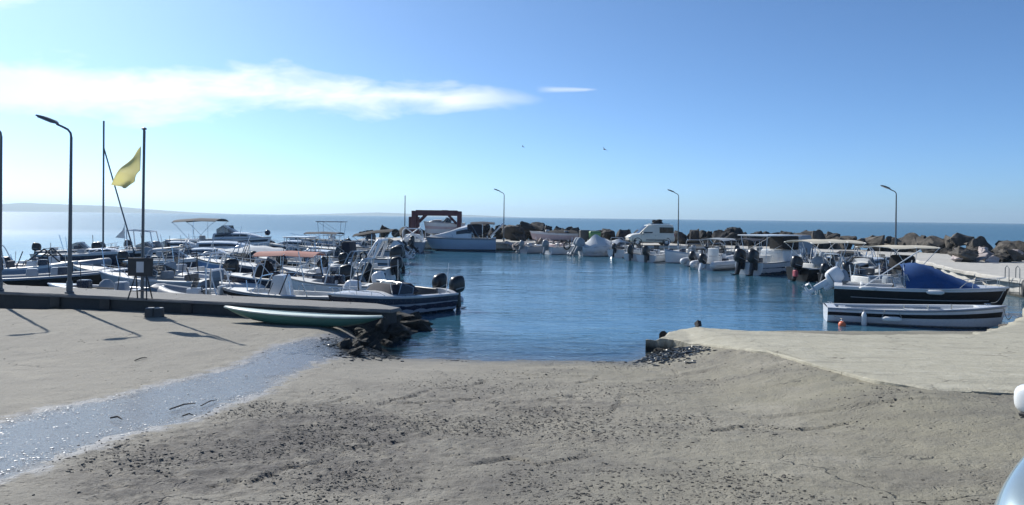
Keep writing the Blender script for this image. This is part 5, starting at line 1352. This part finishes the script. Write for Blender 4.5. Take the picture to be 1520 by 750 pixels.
EX = (('inflatable_boat', 'small inflatable boat with roll bar between the long dark boat and the low grey inflatable', 52, 33.5, 12, 3.6, 'rib', 'gel_white', None, 'eng_black', 1, DONE, None, .3),
      ('open_boat', 'white open boat with cross seats just left of the notice board', 176, 30.6, 174, 4.0, 'open', 'gel_white', 'gel_navy', 'eng_black', 2, DONE, None, .2),
      ('motor_boat', 'motor boat with windscreen and wheel directly behind the notice board legs', 230, 28.0, 178, 4.2, 'ws', 'gel_grey', None, 'eng_grey', 3, DONE, None, .1),
      ('motor_boat', 'dark blue cuddy boat with bow rail right of the wake tower boat', 290, 43.5, 6, 4.8, 'cud', 'gel_navy', 'gel_white', 'eng_black', 4, DONE, None, .3),
      ('motor_boat', 'white runabout with steel arch in the middle of the left moorings', 352, 36.5, 170, 4.4, 'ws', 'gel_white', 'gel_blue', 'eng_black', 5, DONE, None, .5),
      ('motor_boat', 'grey runabout with dark seats behind the red awning', 405, 34.0, 176, 4.4, 'ws', 'gel_grey', 'gel_navy', 'eng_black', 6, DONE, None, .6),
      ('console_boat', 'open console boat with flat top on posts behind the red awning', 440, 39.5, 172, 4.8, 'cc', 'gel_white', 'gel_black', 'eng_black', 7, DONE, None, .3),
      ('covered_boat', 'boat under a pale tarpaulin tucked behind the grey-covered motor boat', 372, 46.5, 176, 4.8, 'tarp', 'gel_white', None, 'eng_grey', 8, DONE, 'canvas_white', .5),
      ('open_boat', 'small white open boat squeezed behind the speedboat bow', 488, 27.2, 172, 3.4, 'open', 'gel_white', None, 'eng_white', 9, DONE, None, .4),
      ('inflatable_boat', 'inflatable boat with dark motor right of the tall white console', 478, 31.5, 168, 3.8, 'rib', 'gel_grey', None, 'eng_black', 10, DONE, None, .5),
      ('motor_boat', 'white cuddy boat beyond the broad roll bar boat', 452, 56.0, 175, 5.6, 'cud', 'gel_white', 'gel_navy', 'eng_black', 11, DONE, None, .7),
      ('motor_boat', 'boat with a navy awning far out at the edge of the left moorings', 470, 61.0, 172, 5.2, 'bim', 'gel_navy', 'gel_white', 'eng_black', 12, DONE, 'canvas_navy', .6),
      ('motor_boat', 'dark motor boat with raised black motor close to the breakwater end', 548, 57.0, 165, 5.6, 'ws', 'gel_navy', None, 'eng_black', 13, DONE, None, .9),
      ('motor_boat', 'white motor boat with raised motor under the bare pole', 572, 63.0, 155, 5.0, 'ws', 'gel_white', 'gel_black', 'eng_black', 14, DONE, None, .8),
      ('motor_boat', 'cuddy boat half hidden between the wake tower boat and the big cruiser', 255, 51.5, 8, 5.2, 'cud', 'gel_cream', 'gel_navy', 'eng_black', 15, DONE, None, .3),
      ('inflatable_boat', 'dark inflatable boat behind the navy-sided boat with white deck', 318, 40.0, 174, 4.0, 'rib', 'gel_grey', None, 'eng_black', 16, DONE, None, .4),
      ('motor_boat', 'low runabout seen past the mast boat and before the open sea', 120, 47.5, 10, 4.6, 'ws', 'gel_black', 'gel_white', 'eng_black', 17, DONE, None, .2),
      ('motor_boat', 'runabout with dark seats just left of the white inflatables', 1060, 61.0, 62, 4.6, 'ws', 'gel_white', 'gel_black', 'eng_black', 21, ROW, None, .4),
      ('motor_boat', 'boat with low navy awning behind the hard-roofed cabin boat', 1115, 56.5, 52, 5.0, 'bim', 'gel_grey', None, 'eng_black', 22, ROW, 'canvas_navy', .3),
      ('open_boat', 'dark open boat wedged between the cabin boat and the black-hulled boat', 1205, 45.5, 35, 4.4, 'open', 'gel_navy', 'gel_white', 'eng_black', 23, ROW, None, .2),
      ('motor_boat', 'navy runabout behind the white awning of the black-hulled boat', 1262, 47.5, 30, 4.8, 'ws', 'gel_navy', None, 'eng_black', 24, ROW, None, .3),
      ('motor_boat', 'black cuddy boat between the two pale awnings', 1284, 40.6, 24, 4.6, 'cud', 'gel_black', None, 'eng_black', 25, ROW, None, .3),
      ('inflatable_boat', 'black inflatable boat beyond the beige awning', 1312, 43.5, 25, 4.0, 'rib', 'gel_grey', None, 'eng_black', 26, ROW, None, .4),
      ('open_boat', 'small dark open boat at the foot of the black-hulled boat', 1276, 35.5, 22, 3.8, 'open', 'gel_black', 'gel_grey', 'eng_black', 27, ROW, None, .4),
      ('open_boat', 'grey open boat left of the boat wrapped in white tarpaulin', 800, 66.0, 40, 3.6, 'open', 'gel_grey', None, 'eng_grey', 28, ROW, None, .5),
      ('motor_boat', 'small runabout right of the boat wrapped in white tarpaulin', 930, 61.0, 58, 4.2, 'ws', 'gel_white', None, 'eng_black', 29, ROW, None, .3))
for t_ in EX: extra(*t_)
# ---- the two near boats at the right
B12 = B = Boat('motor_boat', 'black-sided motor boat with a royal blue canopy and tilted white motor', PX(1364, 27.0), 27.0, radians(-24), 5.6, 1.9, .74, .90, .25, .55)
B.hull('gel_black').stripe('gel_white', .0, .14).stripe('rub_grey', .52, .56, .1, .9).rub('gel_white', .035).deck(.05, .56, 'gel_white', zf=.2, camber=.10).console(.40, -.4, h=.62, w=.5).seat(.2, 0, 1.2, back=.3, m='vinyl_white').gear(120, 5, .1, .38).bowrail(.72, .34)
# tent-like canopy: high at the helm, falling to the foredeck
g = []
for i in range(15):
    u = i/14; t = lerp(.42, .83, u); w = s_w = B.hb(t)*.93; z0 = B.sz(t)+.02
    pk = interp([(0, .80), (.10, .86), (.26, .80), (.50, .56), (.75, .27), (1, .05)], u)
    row = []
    for j in range(13):
        v = j/12*2-1; a = abs(v)
        zc = pk*(1-a**2.3)**.75 if a < 1 else 0
        row.append((B.x(t) - .18*(1-a)*(u < .05), v*w*(1 if a < 1 else 1.02), z0 + zc + (.022*sin(u*19+v*7)+.016*sin(u*41-v*13)+.03*abs(sin(v*6+u*3))*(u > .1))*(1-a)))
    g.append(row)
b = MB(); b.sheet(g, .012); c = b.build('canopy', M['canvas_blue'], B.r, 55)
b = MB(); b.tube([(B.x(.42)-.05, .8*cos(k*pi/10), .70+.92*sin(k*pi/10)) for k in range(11)], .016, 6); b.build('canopy_frame', M['steel'], c)
B.wind(.50, .45, .25, 'glass_clear', .35)
B.tubes('pole', [[(B.x(.16), -.75, .7), (B.x(.50), -.70, 2.15)]], .022, 'white_paint')
B.outboard(.1, 'eng_white', 1.15, 1.0)
B.lump('seat_cover', 'canvas_grey', (B.x(.03), .35, 1.02), (.72, .75, .50), .18, .72)
B13 = B = Boat('open_boat', 'white open boat with a black band along its side, closest to the cement apron', PX(1357, 22.8), 22.8, radians(-17), 5.0, 1.65, .46, .68, .18, .30, .80)
B.hull('gel_white').stripe('gel_black', .28, .54).stripe('rub_grey', .06, .11).rub('gel_grey', .03).deck(.05, .84, 'gel_white', zf=.16, side=.12).thwart(.22, 'gel_grey').thwart(.5, 'gel_grey').seat(.12, 0, 1.0, .35, .28, 'gel_grey').cleat(.90).cleat(.04, .5)
B.tubes('oar', [[(B.x(.10), -.60, .54), (B.x(.62), -.62, .60)]], .03, 'gel_grey')
for t_, y_, z_ in ((.42, -.70, .50), (.55, -.68, .53), (.68, -.60, .57)): B.tubes('rowlock', [[(B.x(t_), y_, z_), (B.x(t_), y_, z_+.15)]], .02, 'steel')
def hang_fender(bt, t, dz, horiz, label):
    rz = bt.r.rotation_euler.z; x = bt.x(t); y = -bt.hb(t)-.09; z = bt.sz(t)-dz
    b = MB()
    if horiz: pth = [(-.28, 0, .0), (-.25, 0, 0), (-.18, 0, 0), (.18, 0, 0), (.25, 0, 0), (.28, 0, 0)]
    else: pth = [(0, 0, -.26), (0, 0, -.23), (0, 0, -.16), (0, 0, .12), (0, 0, .19), (0, 0, .22)]
    b.tube(pth, [.02, .05, .078, .078, .05, .02], 10)
    q = bt.r.matrix_basis @ Vector((x, y, z))
    o = b.build('boat_fender', M['fender'], loc=q); o.rotation_euler.z = rz; tag(o, label, 'fender', 'white boat fenders')
    b = MB(); e = .28 if horiz else 0
    b.tube([(-e, 0, .02 if horiz else .2), (-e*.6, .07, dz+.02)], .008, 5)
    if horiz: b.tube([(e, 0, .02), (e*.6, .07, dz+.02)], .008, 5)
    b.build('line', M['rope'], o)
hang_fender(B12, .20, .02, True, 'white fender lying along the rail of the blue-canopied boat near its stern')
hang_fender(B12, .58, .10, True, 'white fender on the rail of the blue-canopied boat below the canopy')
hang_fender(B13, .20, .28, False, 'white fender hanging upright on the striped boat near its stern')
hang_fender(B13, .35, .25, True, 'white fender slung level on the black band of the striped boat')
# buoys and mooring lines
def buoy(px, py, r, m, label):
    p_ = P(px, py, .0); b = MB(); b.ball((0, 0, r*.35), r, n=14); o = b.build('mooring_buoy', M[m], loc=p_); tag(o, label, 'buoy')
    b = MB(); b.tube([(cos(a)*r*.25, 0, r*1.35+sin(a)*r*.25) for a in [2*pi*k/10 for k in range(10)]], r*.07, 5, closed=True); b.build('ring', M['steel'], o)
def line(a, c_, sag, label, r=.012):
    a, c_ = Vector(a), Vector(c_); n = 12; b = MB()
    b.tube([a.lerp(c_, i/n) - Vector((0, 0, sag*sin(pi*i/n))) for i in range(n+1)], r, 5)
    tag(b.build('mooring_rope', M['rope']), label, 'rope')
def wp_(bt, x, y, z): return (bt.r.matrix_basis @ Vector((x, y, z)))
def pier_pt(px): return P(px, lerp(424, 452, px/570), .82)
ROPES = (('console boat with the tall white console', 418), )
for k, (nm, px, bx) in enumerate((('open_boat', 40, -2.0), ('rowing_boat', 128, 1.6), ('inflatable_boat', 262, 1.3), ('console_boat', 345, 1.8), ('speedboat', 520, 2.1))):
    bt = [f for f in FLEET if f.r.name.startswith(nm)]
    bt = {'open_boat': bt[0], 'rowing_boat': bt[0], 'inflatable_boat': [f for f in bt if 'cone' in f.r['label']][:1][0] if nm == 'inflatable_boat' else None}.get(nm, bt[0])
    q = wp_(bt, bx, 0, bt.fs)
    line(q, pier_pt(px), .12, 'slack mooring rope from the pier to the ' + {'open_boat': 'long dark-hulled boat', 'rowing_boat': 'pale blue open boat', 'inflatable_boat': 'cone-bowed grey inflatable', 'console_boat': 'tall console boat', 'speedboat': 'white-topped speedboat'}[nm])
buoy(1250, 484, .11, 'orange', 'orange mooring buoy floating at the stern of the striped boat')
buoy(682, 447, .16, 'gel_white', 'white mooring buoy floating behind the speedboat motors')
def wp(bt, x, y, z): return (bt.r.matrix_basis @ Vector((x, y, z)))
line(wp(B13, B13.L/2-.1, 0, .7), (14.6, 21.6, .45), .25, 'slack rope from the striped boat bow to the stony bank')
line(wp(B12, B12.L/2-.1, 0, .95), (16.2, 25.0, .45), .2, 'slack rope from the blue-canopied boat bow to the bank')
line(wp(B13, -B13.L/2, -.3, .46), (PX(1250, 22.6), 22.5, .18), .1, 'short rope from the striped boat stern to the orange buoy')

for i, bt in enumerate(FLEET):
    if bt is not B12 and bt is not B13: rods(bt, 300+i, 6)
# ------------------------------------------------------------------ kayak against the pier
kc = P(446, 484, .40)
r = empty('kayak', (kc.x, kc.y+.05, .50), atan2(dirp.y, dirp.x)+.03, 'sea green kayak with pale rim lying on the sand against the pier', 'kayak')
r.rotation_euler.x = radians(-3); r.rotation_euler.y = radians(1.0); r.location.z = .535
K = 4.25; TS = [-1, -.97, -.9, -.78, -.6, -.3, 0, .3, .6, .78, .9, .97, 1]
def kw(t): return max(.36*(1-abs(t)**2.2), .02)
def kz(t): return .14 + .07*abs(t)**2.6
def kd(t): return .27*(1-abs(t)**3)+.02
b = MB(); b.loft([[(t*K/2, kw(t)*cos(a), kz(t) - kd(t)*max(sin(a), 0)**.8) for a in [pi*k/10 for k in range(11)]] for t in TS], closed=False); b.build('hull', M['kayak_green'], r, 60)
b = MB(); b.loft([[(t*K/2, kw(t)*.985*v, kz(t)+.04*(1-v*v)*(1 if abs(t) > .35 else .3)) for v in (-1, -.6, -.2, .2, .6, 1)] for t in TS], closed=False); b.build('deck', M['kayak_rim'], r, 60)
b = MB(); rp = [Vector((t*K/2, kw(t)+.005, kz(t))) for t in TS]; b.tube(rp+[Vector((q.x, -q.y, q.z)) for q in reversed(rp)], .028, 6, closed=True); b.build('rim', M['kayak_rim'], r)

# ------------------------------------------------------------------ things on the far quay
# maroon gantry over a laid-up white boat
Yg = 75.0; gx = PX(649, Yg); sc_ = Yg/F
r = empty('gantry', (gx, Yg, .8), .04, 'maroon steel gantry frame standing on the quay behind the cabin cruiser', 'gantry')
W_ = 72*sc_; H_ = ZY(649, 313.5, Yg)-.8
for ix, sx in enumerate((-1, 1)):
    for sy in (-1, 1):
        b = MB(); b.rbox((sx*(W_/2-.2), sy*1.4, H_/2), (.40, .22, H_), .02); b.build('post', M['rust'], r)
    b = MB(); b.rbox((sx*(W_/2-.2), 0, H_-.18), (.36, 2.58, .34), .02); b.build('side_beam', M['rust'], r)
for sy in (-1, 1):
    b = MB(); b.rbox((0, sy*1.4, H_-.20), (W_-.82, .28, .55), .02); c = b.build('cross_beam', M['rust'], r)
    for sx in (-1, 1):
        b = MB(); b.tube([(sx*(W_/2-.45), sy*1.4, H_-1.3), (sx*(W_/2-1.3), sy*1.4, H_-.42)], .09, 6); b.build('knee_brace', M['rust'], r)
b = MB(); b.rbox((.8, 0, H_-.05), (.6, 2.4, .3), .03); b.build('hoist', M['rust'], r)
r = empty('container', (PX(615, 75.5), 75.5, .8), .05, 'small maroon storage container left of the gantry', 'container')
b = MB(); hh = ZY(615, 322, 75.5)-.8; b.rbox((0, 0, hh/2), (1.0, 1.6, hh), .02); bd = b.build('body', M['rust'], r)
for k in range(5):
    b = MB(); b.rbox((-.4+k*.2, -.81, hh/2), (.07, .03, hh*.86), .01); b.build('rib', M['rust'], r)
B = Boat('laid_up_boat', 'white boat laid up on chocks under the maroon gantry', PX(660, 75), 75.0, radians(182), 4.2, 1.8, 1.1, 1.25, z=1.35)
B.hull('gel_white').stripe('gel_pink', .35, .6).rub('rub_grey').deck(.05, .5).wind(.55, .5, .3).cabin(.55, .88, .3)
b = MB(); b.rbox((1.0, 0, -.28), (.2, 1.2, .36), .02); b.rbox((-1.2, 0, -.28), (.2, 1.2, .36), .02); b.build('chock', M['wood'], B.r)
# bins
def bin_(px, Y, w, h, m, label):
    o = empty('waste_bin', (PX(px, Y), Y, .8), .1, label, 'bin')
    b = MB(); b.rbox((0, 0, h*.45), (w, w*.75, h*.82), .05, top=1.08); b.build('body', M[m], o)
    b = MB(); b.rbox((0, 0, h*.91), (w*1.12, w*.88, h*.12), .04, top=.9); b.build('lid', M[m], o)
    for sx in (-1, 1):
        b = MB(); b.tube([(sx*w*.38-.04, w*.3, .10), (sx*w*.38+.04, w*.3, .10)], .10, 10); b.build('wheel', M['rubber'], o)
bin_(883, 68.6, .95, 1.15, 'green_bin', 'green waste bin on the quay behind the tarpaulin-wrapped boat')
bin_(868, 69.2, .85, 1.25, 'block', 'dark waste bin next to the green one on the quay')

# ------------------------------------------------------------------ vehicles
def vehicle(name, label, cat, loc, rz, prof, W, wheels, paint, gh, glass, van=False, mirrors=True, rail=False, inset=.13, bumper='rubber'):
    """prof: (x, z bottom, z top, half-width factor); gh: greenhouse base and roof outline; x runs to the nose."""
    r = empty(name, loc, rz, label, cat); hw = W/2
    rings = []
    for x, zb, zt, k in prof:
        w = hw*k; half = [(x, w*.86, zb), (x, w*.97, zb+.10), (x, w, lerp(zb, zt, .45)), (x, w*.985, lerp(zb, zt, .72)), (x, w*.95, zt-.07), (x, w*.90, zt-.015), (x, w*.80, zt+.012), (x, w*.4, zt+.035)]
        rings.append(half + [(x, 0, zt+.042)] + [(a, -c_, d) for a, c_, d in reversed(half)])
    b = MB(); b.loft(rings, closed=True); bd = b.build('body', M[paint], r, 40)
    sb_ = bd.modifiers.new('smooth', 'SUBSURF'); sb_.levels = 2; sb_.render_levels = 2
    # greenhouse
    (xa, xb, wz, zb), (xc, xd, wt, zt) = gh
    z1 = lerp(zb, zt, .9)
    def gr(x0, x1, w, z, rd):
        out = []
        for qx, qy, a0 in ((1, 1, 0), (-1, 1, pi/2), (-1, -1, pi), (1, -1, 1.5*pi)):
            for k in range(4):
                a = a0 + k*pi/6; xx = x1 if qx > 0 else x0
                out.append((xx - qx*rd + rd*cos(a), qy*(w-rd) + rd*sin(a), z))
        return out
    b = MB(); b.loft([gr(xa, xb, wz, zb, .10), gr(lerp(xa, xc, .5), lerp(xb, xd, .5), lerp(wz, wt, .42), lerp(zb, zt, .5), .12), gr(lerp(xa, xc, .93), lerp(xb, xd, .93), lerp(wz, wt, .92), lerp(zb, zt, .92), .14), gr(xc+.06, xd-.10, wt-.06, zt-.015, .16), gr(xc+.22, xd-.26, wt-.22, zt, .12)])
    b.build('roof', M[paint], r, 40)
    def side(u0, u1, v0, v1, sg, d0=0.0, d1=0.0):
        """pane on the slanted side between lengthwise fractions u and height fractions v"""
        def pt(u, v): return (lerp(lerp(xa, xb, u), lerp(xc, xd, u), v), sg*(lerp(wz, wt, v)-.05*max(0, v-.6)+.006), lerp(zb, zt, v))
        return [pt(u0, v0), pt(u1, v0), pt(u1+d1, v1), pt(u0+d0, v1)]
    for sg in (1, -1):
        for (u0, u1, d0, d1) in glass['side']:
            b = MB(); q = side(u0, u1, .08, .82, sg, d0, d1); b.add(q, [(0, 1, 2, 3)]); b.build('side_window', M['car_glass'], r)
    def cross(x0, z0, w0, x1, z1_, w1, sgn, nm):
        b = MB(); b.loft([[(x0+sgn*.012, v*w0, z0) for v in (-1, -.5, 0, .5, 1)], [(x1+sgn*.012, v*w1, z1_) for v in (-1, -.5, 0, .5, 1)]], closed=False); b.build(nm, M['car_glass'], r)
    cross(lerp(xb, xd, .06), lerp(zb, zt, .06), wz*.86, lerp(xb, xd, .86), lerp(zb, zt, .86), wt*.84, 1, 'windshield')
    cross(lerp(xa, xc, .12), lerp(zb, zt, .12), wz*.84, lerp(xa, xc, .82), lerp(zb, zt, .82), wt*.82, -1, 'rear_window')
    rad, xs = wheels
    for x in xs:
        for sg in (1, -1):
            b = MB(); wm = Matrix.Translation((x, sg*(hw-inset), rad)) @ Matrix.Rotation(pi/2, 4, 'X')
            b.lathe([(rad*.60, -.09), (rad*.92, -.10), (rad, -.07), (rad, .07), (rad*.92, .10), (rad*.60, .09)], 24, M=wm); ty = b.build('wheel', M['rubber'], r)
            b = MB(); b.lathe([(.02, -.105), (rad*.25, -.10), (rad*.55, -.085), (rad*.62, -.095), (rad*.62, .095), (rad*.55, .085), (rad*.25, .10), (.02, .105)], 20, M=wm); b.build('rim', M['metal'], ty)
            b = MB(); n = 14
            arc = [[(x+cos(a)*(rad+.01), sg*(hw-inset+.118), rad+sin(a)*(rad+.01)), (x+cos(a)*(rad+.07), sg*(hw-inset+.118), rad+sin(a)*(rad+.07))] for a in [pi*k/n-.15+.3*(k/n) for k in range(n+1)]]
            b.loft(arc, closed=False); 
            b.loft([[(x+cos(a)*(rad+.02), sg*(hw-.28), rad+sin(a)*(rad+.02)), (x+cos(a)*(rad+.02), sg*(hw-inset+.117), rad+sin(a)*(rad+.02))] for a in [pi*k/n for k in range(n+1)]], closed=False)
            b.build('wheel_arch', M['rubber'], r)
    xn = prof[-1][0]; xr = prof[0][0]; zn = prof[-2][2]
    for sg in (1, -1):
        b = MB(); b.rbox((xn-.10, sg*hw*.68, zn-.12), (.26, .34, .15), .06); b.build('headlight', M['lens'], r)
        b = MB(); b.rbox((xr+.06, sg*hw*.84, prof[1][2]-.16), (.10, .14, .26), .03); b.build('tail_light', M['red'], r)
        if mirrors:
            mx_ = lerp(xb, xd, .25)-.12
            b = MB(); sgp = lambda v_, e_: math.copysign(abs(v_)**e_, v_)
            b.loft([[(mx_ + .085*max(cos(la), .02)**.55*sgp(cos(q), .6)*(.75 if cos(q) < 0 else 1), sg*(wz+.17) + .125*max(cos(la), .02)**.55*sgp(sin(q), .6), zb+.05 + .085*sgp(sin(la), .65)) for q in [2*pi*k/28 for k in range(28)]] for la in [-pi/2 + pi*k/14 for k in range(15)]]); mr = b.build('mirror', M[glass.get('mirror', paint)], r, 60)
            b = MB(); b.rbox((mx_, sg*(wz+.16), zb-.035), (.14, .20, .025), .01); b.build('mirror_base', M['rubber'], mr)
            b = MB(); b.tube([(mx_+.02, sg*(wz-.02), zb+.02), (mx_, sg*(wz+.12), zb+.07)], .025, 6); b.build('mirror_arm', M['rubber'], mr)
        b = MB(); b.rbox((lerp(xa, xb, .52), sg*(hw-.012), lerp(prof[2][1], prof[2][2], .80)), (.18, .025, .035), .01); b.build('door_handle', M[paint], r)
        for xx in glass.get('seams', ()):
            b = MB(); b.rbox((xx, sg*(hw*.972), lerp(prof[2][1], prof[2][2], .52)), (.012, .03, (prof[2][2]-prof[2][1])*.62), .003); b.build('door_seam', M['rubber'], r)
        b = MB(); b.rbox(((xa+xb)/2, sg*(hw-.014), lerp(prof[2][1], prof[2][2], .30)), (1.9, .03, .08), .01); b.build('side_trim', M['rubber'], r)
    b = MB(); b.rbox((xn-.05, 0, prof[-1][1]-.02), (.16, W*.80, .20), .07); b.build('bumper', M[bumper], r)
    b = MB(); b.rbox((xn-.01, 0, prof[-1][1]+.02), (.10, .5, .08), .02); b.build('grille', M['rubber'], r)
    return r
M['car_glass'] = glass_mat('car glass', (0.012, 0.016, 0.018), 0.92)
M['paint_cream'] = mat('off white van paint', (0.66, 0.63, 0.54), 0.35, dirt=0.25, scale=1.5, coat=0.3)
def metallic(name, c):
    t = NT(name); v = t.coords(); n = t.noise(900, 2, 0.5, v)
    t.put(t.mix(n, c, tuple(min(1, x*1.25) for x in c)), t.p.inputs['Base Color']); t.p.inputs['Metallic'].default_value = .55; t.p.inputs['Roughness'].default_value = .32
    t.p.inputs['Coat Weight'].default_value = 1.0; t.p.inputs['Coat Roughness'].default_value = .05
    return t.m
M['paint_silver'] = metallic('silver blue car paint', (0.30, 0.37, 0.39))
M['mirror_white'] = mat('white mirror shell', (0.74, 0.75, 0.74), 0.3, dirt=.1, coat=.5)
Yv = 65.5
vprof = [(-2.05, .40, 1.02, .90), (-1.98, .30, 1.08, .97), (-1.3, .24, 1.08, 1.0), (0, .24, 1.06, 1.0), (.9, .24, 1.04, 1.0), (1.35, .26, 1.02, .99), (1.75, .30, .94, .94), (1.98, .36, .80, .84), (2.05, .42, .68, .78)]
v = vehicle('delivery_van', 'cream white delivery van parked on the far quay with a dark bundle on its roof', 'van', (PX(965, Yv), Yv, .8), radians(184), vprof, 1.75, (.31, (-1.28, 1.30)), 'paint_cream',
    ((-1.98, 1.18, .82, 1.02), (-1.90, .30, .70, 1.84)), {'side': [(.64, .985, .03, -.015)], 'seams': (-.3, .95)}, van=True)
b = MB()
for sg in (1, -1): b.tube([(-1.6, sg*.56, 1.90), (.1, sg*.56, 1.90)], .025, 6)
for xx in (-1.5, -.7, .0): b.tube([(xx, -.58, 1.90), (xx, .58, 1.90)], .02, 6); b.tube([(xx, -.56, 1.82), (xx, -.56, 1.90)], .018, 5); b.tube([(xx, .56, 1.82), (xx, .56, 1.90)], .018, 5)
b.build('roof_rack', M['metal'], v)
b = MB(); b.rbox((-1.28+.0, 0, 1.35), (1.25, 1.672, .50), .02); b.build('rear_side_pane', M['car_glass'], v)
b = MB(); vx, vy = PX(976, Yv), Yv
b.rbox((0, 0, .0), (.95, .6, .24), .08, top=.7); b.ball((.15, .0, .14), .30, .22, .12); b.ball((-.28, .05, .10), .22, .2, .12)
o = b.build('roof_bundle', M['canvas_black'], loc=(vx, vy, .8+2.04)); tag(o, 'dark bundle lying on the roof rack of the white van', 'bundle')
# silver car cut by the right-hand edge, close by
cprof = [(-2.15, .45, .88, .82), (-2.05, .32, .94, .93), (-1.4, .24, .97, 1.0), (-.4, .22, .98, 1.0), (.6, .22, .98, 1.0), (1.05, .24, .97, .99), (1.55, .28, .92, .99), (1.95, .32, .84, .95), (2.12, .36, .74, .86), (2.20, .45, .62, .76)]
CAR = (4.14, 3.86, 1.18); CRZ = radians(219)
c = vehicle('parked_car', 'silver-blue car at the right edge with its white mirror showing', 'car', CAR, CRZ, cprof, 1.76, (.31, (-1.3, 1.34)), 'paint_silver',
    ((-1.75, 1.02, .80, .92), (-1.05, .15, .60, 1.42)), {'side': [(.14, .46, .05, -.01), (.49, .90, .0, -.04)], 'mirror': 'mirror_white', 'seams': (-.25, .85)}, inset=.22, bumper='paint_silver')
bd_ = [k_ for k_ in c.children if k_.name.startswith('body')][0]
for sg in (1, -1):
    b = MB(); pts = [Vector((2.02, sg*.56, .80)), Vector((1.8, sg*.64, .88)), Vector((1.5, sg*.68, .94)), Vector((1.05, sg*.71, 1.0))]
    path = [pts[k].lerp(pts[k+1], q/14) for k in range(3) for q in range(14)] + [pts[-1]]
    b.loft([[q_ + Vector((0, -.006, 0)), q_ + Vector((0, .006, 0))] for q_ in path], closed=False)
    o = b.build('bonnet_seam', M['rubber'], c); sw = o.modifiers.new('fit', 'SHRINKWRAP'); sw.target = bd_; sw.wrap_method = 'PROJECT'; sw.use_project_z = True; sw.use_negative_direction = True; sw.use_positive_direction = True; sw.offset = .007

# ------------------------------------------------------------------ ladder and tyre at the bare quay
Ql = (21.25, 31.5)
r = empty('quay_ladder', (Ql[0]+.1, Ql[1], .8), radians(75), 'small bent iron handrail at the edge of the bare quay', 'ladder')
b = MB()
for sy in (-.2, .2): b.tube([(.35, sy, .0), (.33, sy, .42), (.15, sy, .52), (-.08, sy, .42), (-.1, sy, -.7)], .018, 6)
b.build('rail', M['lamp_paint'], r)
for k in range(3):
    b = MB(); b.tube([(-.1, -.2, -.1-.25*k), (-.1, .2, -.1-.25*k)], .014, 5); b.build('rung', M['lamp_paint'], r)
b = MB(); p = P(1514, 424, .35)
b.tube([(cos(a)*.26, 0, sin(a)*.26) for a in [2*pi*k/20 for k in range(20)]], .10, 10, closed=True)
o = b.build('tyre', M['rubber'], loc=(21.2, 30.6, .45)); o.rotation_euler.z = radians(60); tag(o, 'black tyre hung on the quay wall below the handrail', 'tyre')

# ------------------------------------------------------------------ air
hz = MB(); hz.rbox((0, 0, 0), (1, 1, 1), .001)
hz = MB(); zt_, zb_ = 95.0, -2.7; e_ = 7450
hz.add([(-e_, -90, zb_), (e_, -90, zb_), (e_, e_, zb_), (-e_, e_, zb_), (-e_, -90, zt_), (e_, -90, zt_), (e_, e_, zt_), (-e_, e_, zt_)],
       [(0, 3, 2, 1), (4, 5, 6, 7), (0, 1, 5, 4), (1, 2, 6, 5), (2, 3, 7, 6), (3, 0, 4, 7)])
hm = bpy.data.materials.new('sea haze'); hm.use_nodes = True; hn = hm.node_tree.nodes; hn.clear()
vo = hn.new('ShaderNodeVolumePrincipled'); ho = hn.new('ShaderNodeOutputMaterial')
vo.inputs['Color'].default_value = (0.66, 0.85, 1.0, 1); vo.inputs['Density'].default_value = 0.00017; vo.inputs['Anisotropy'].default_value = 0.3
vo.inputs['Density Attribute'].default_value = ''
hm.node_tree.links.new(vo.outputs[0], ho.inputs['Volume'])
ho_ = hz.build('haze', hm); tag(ho_, kind='stuff')
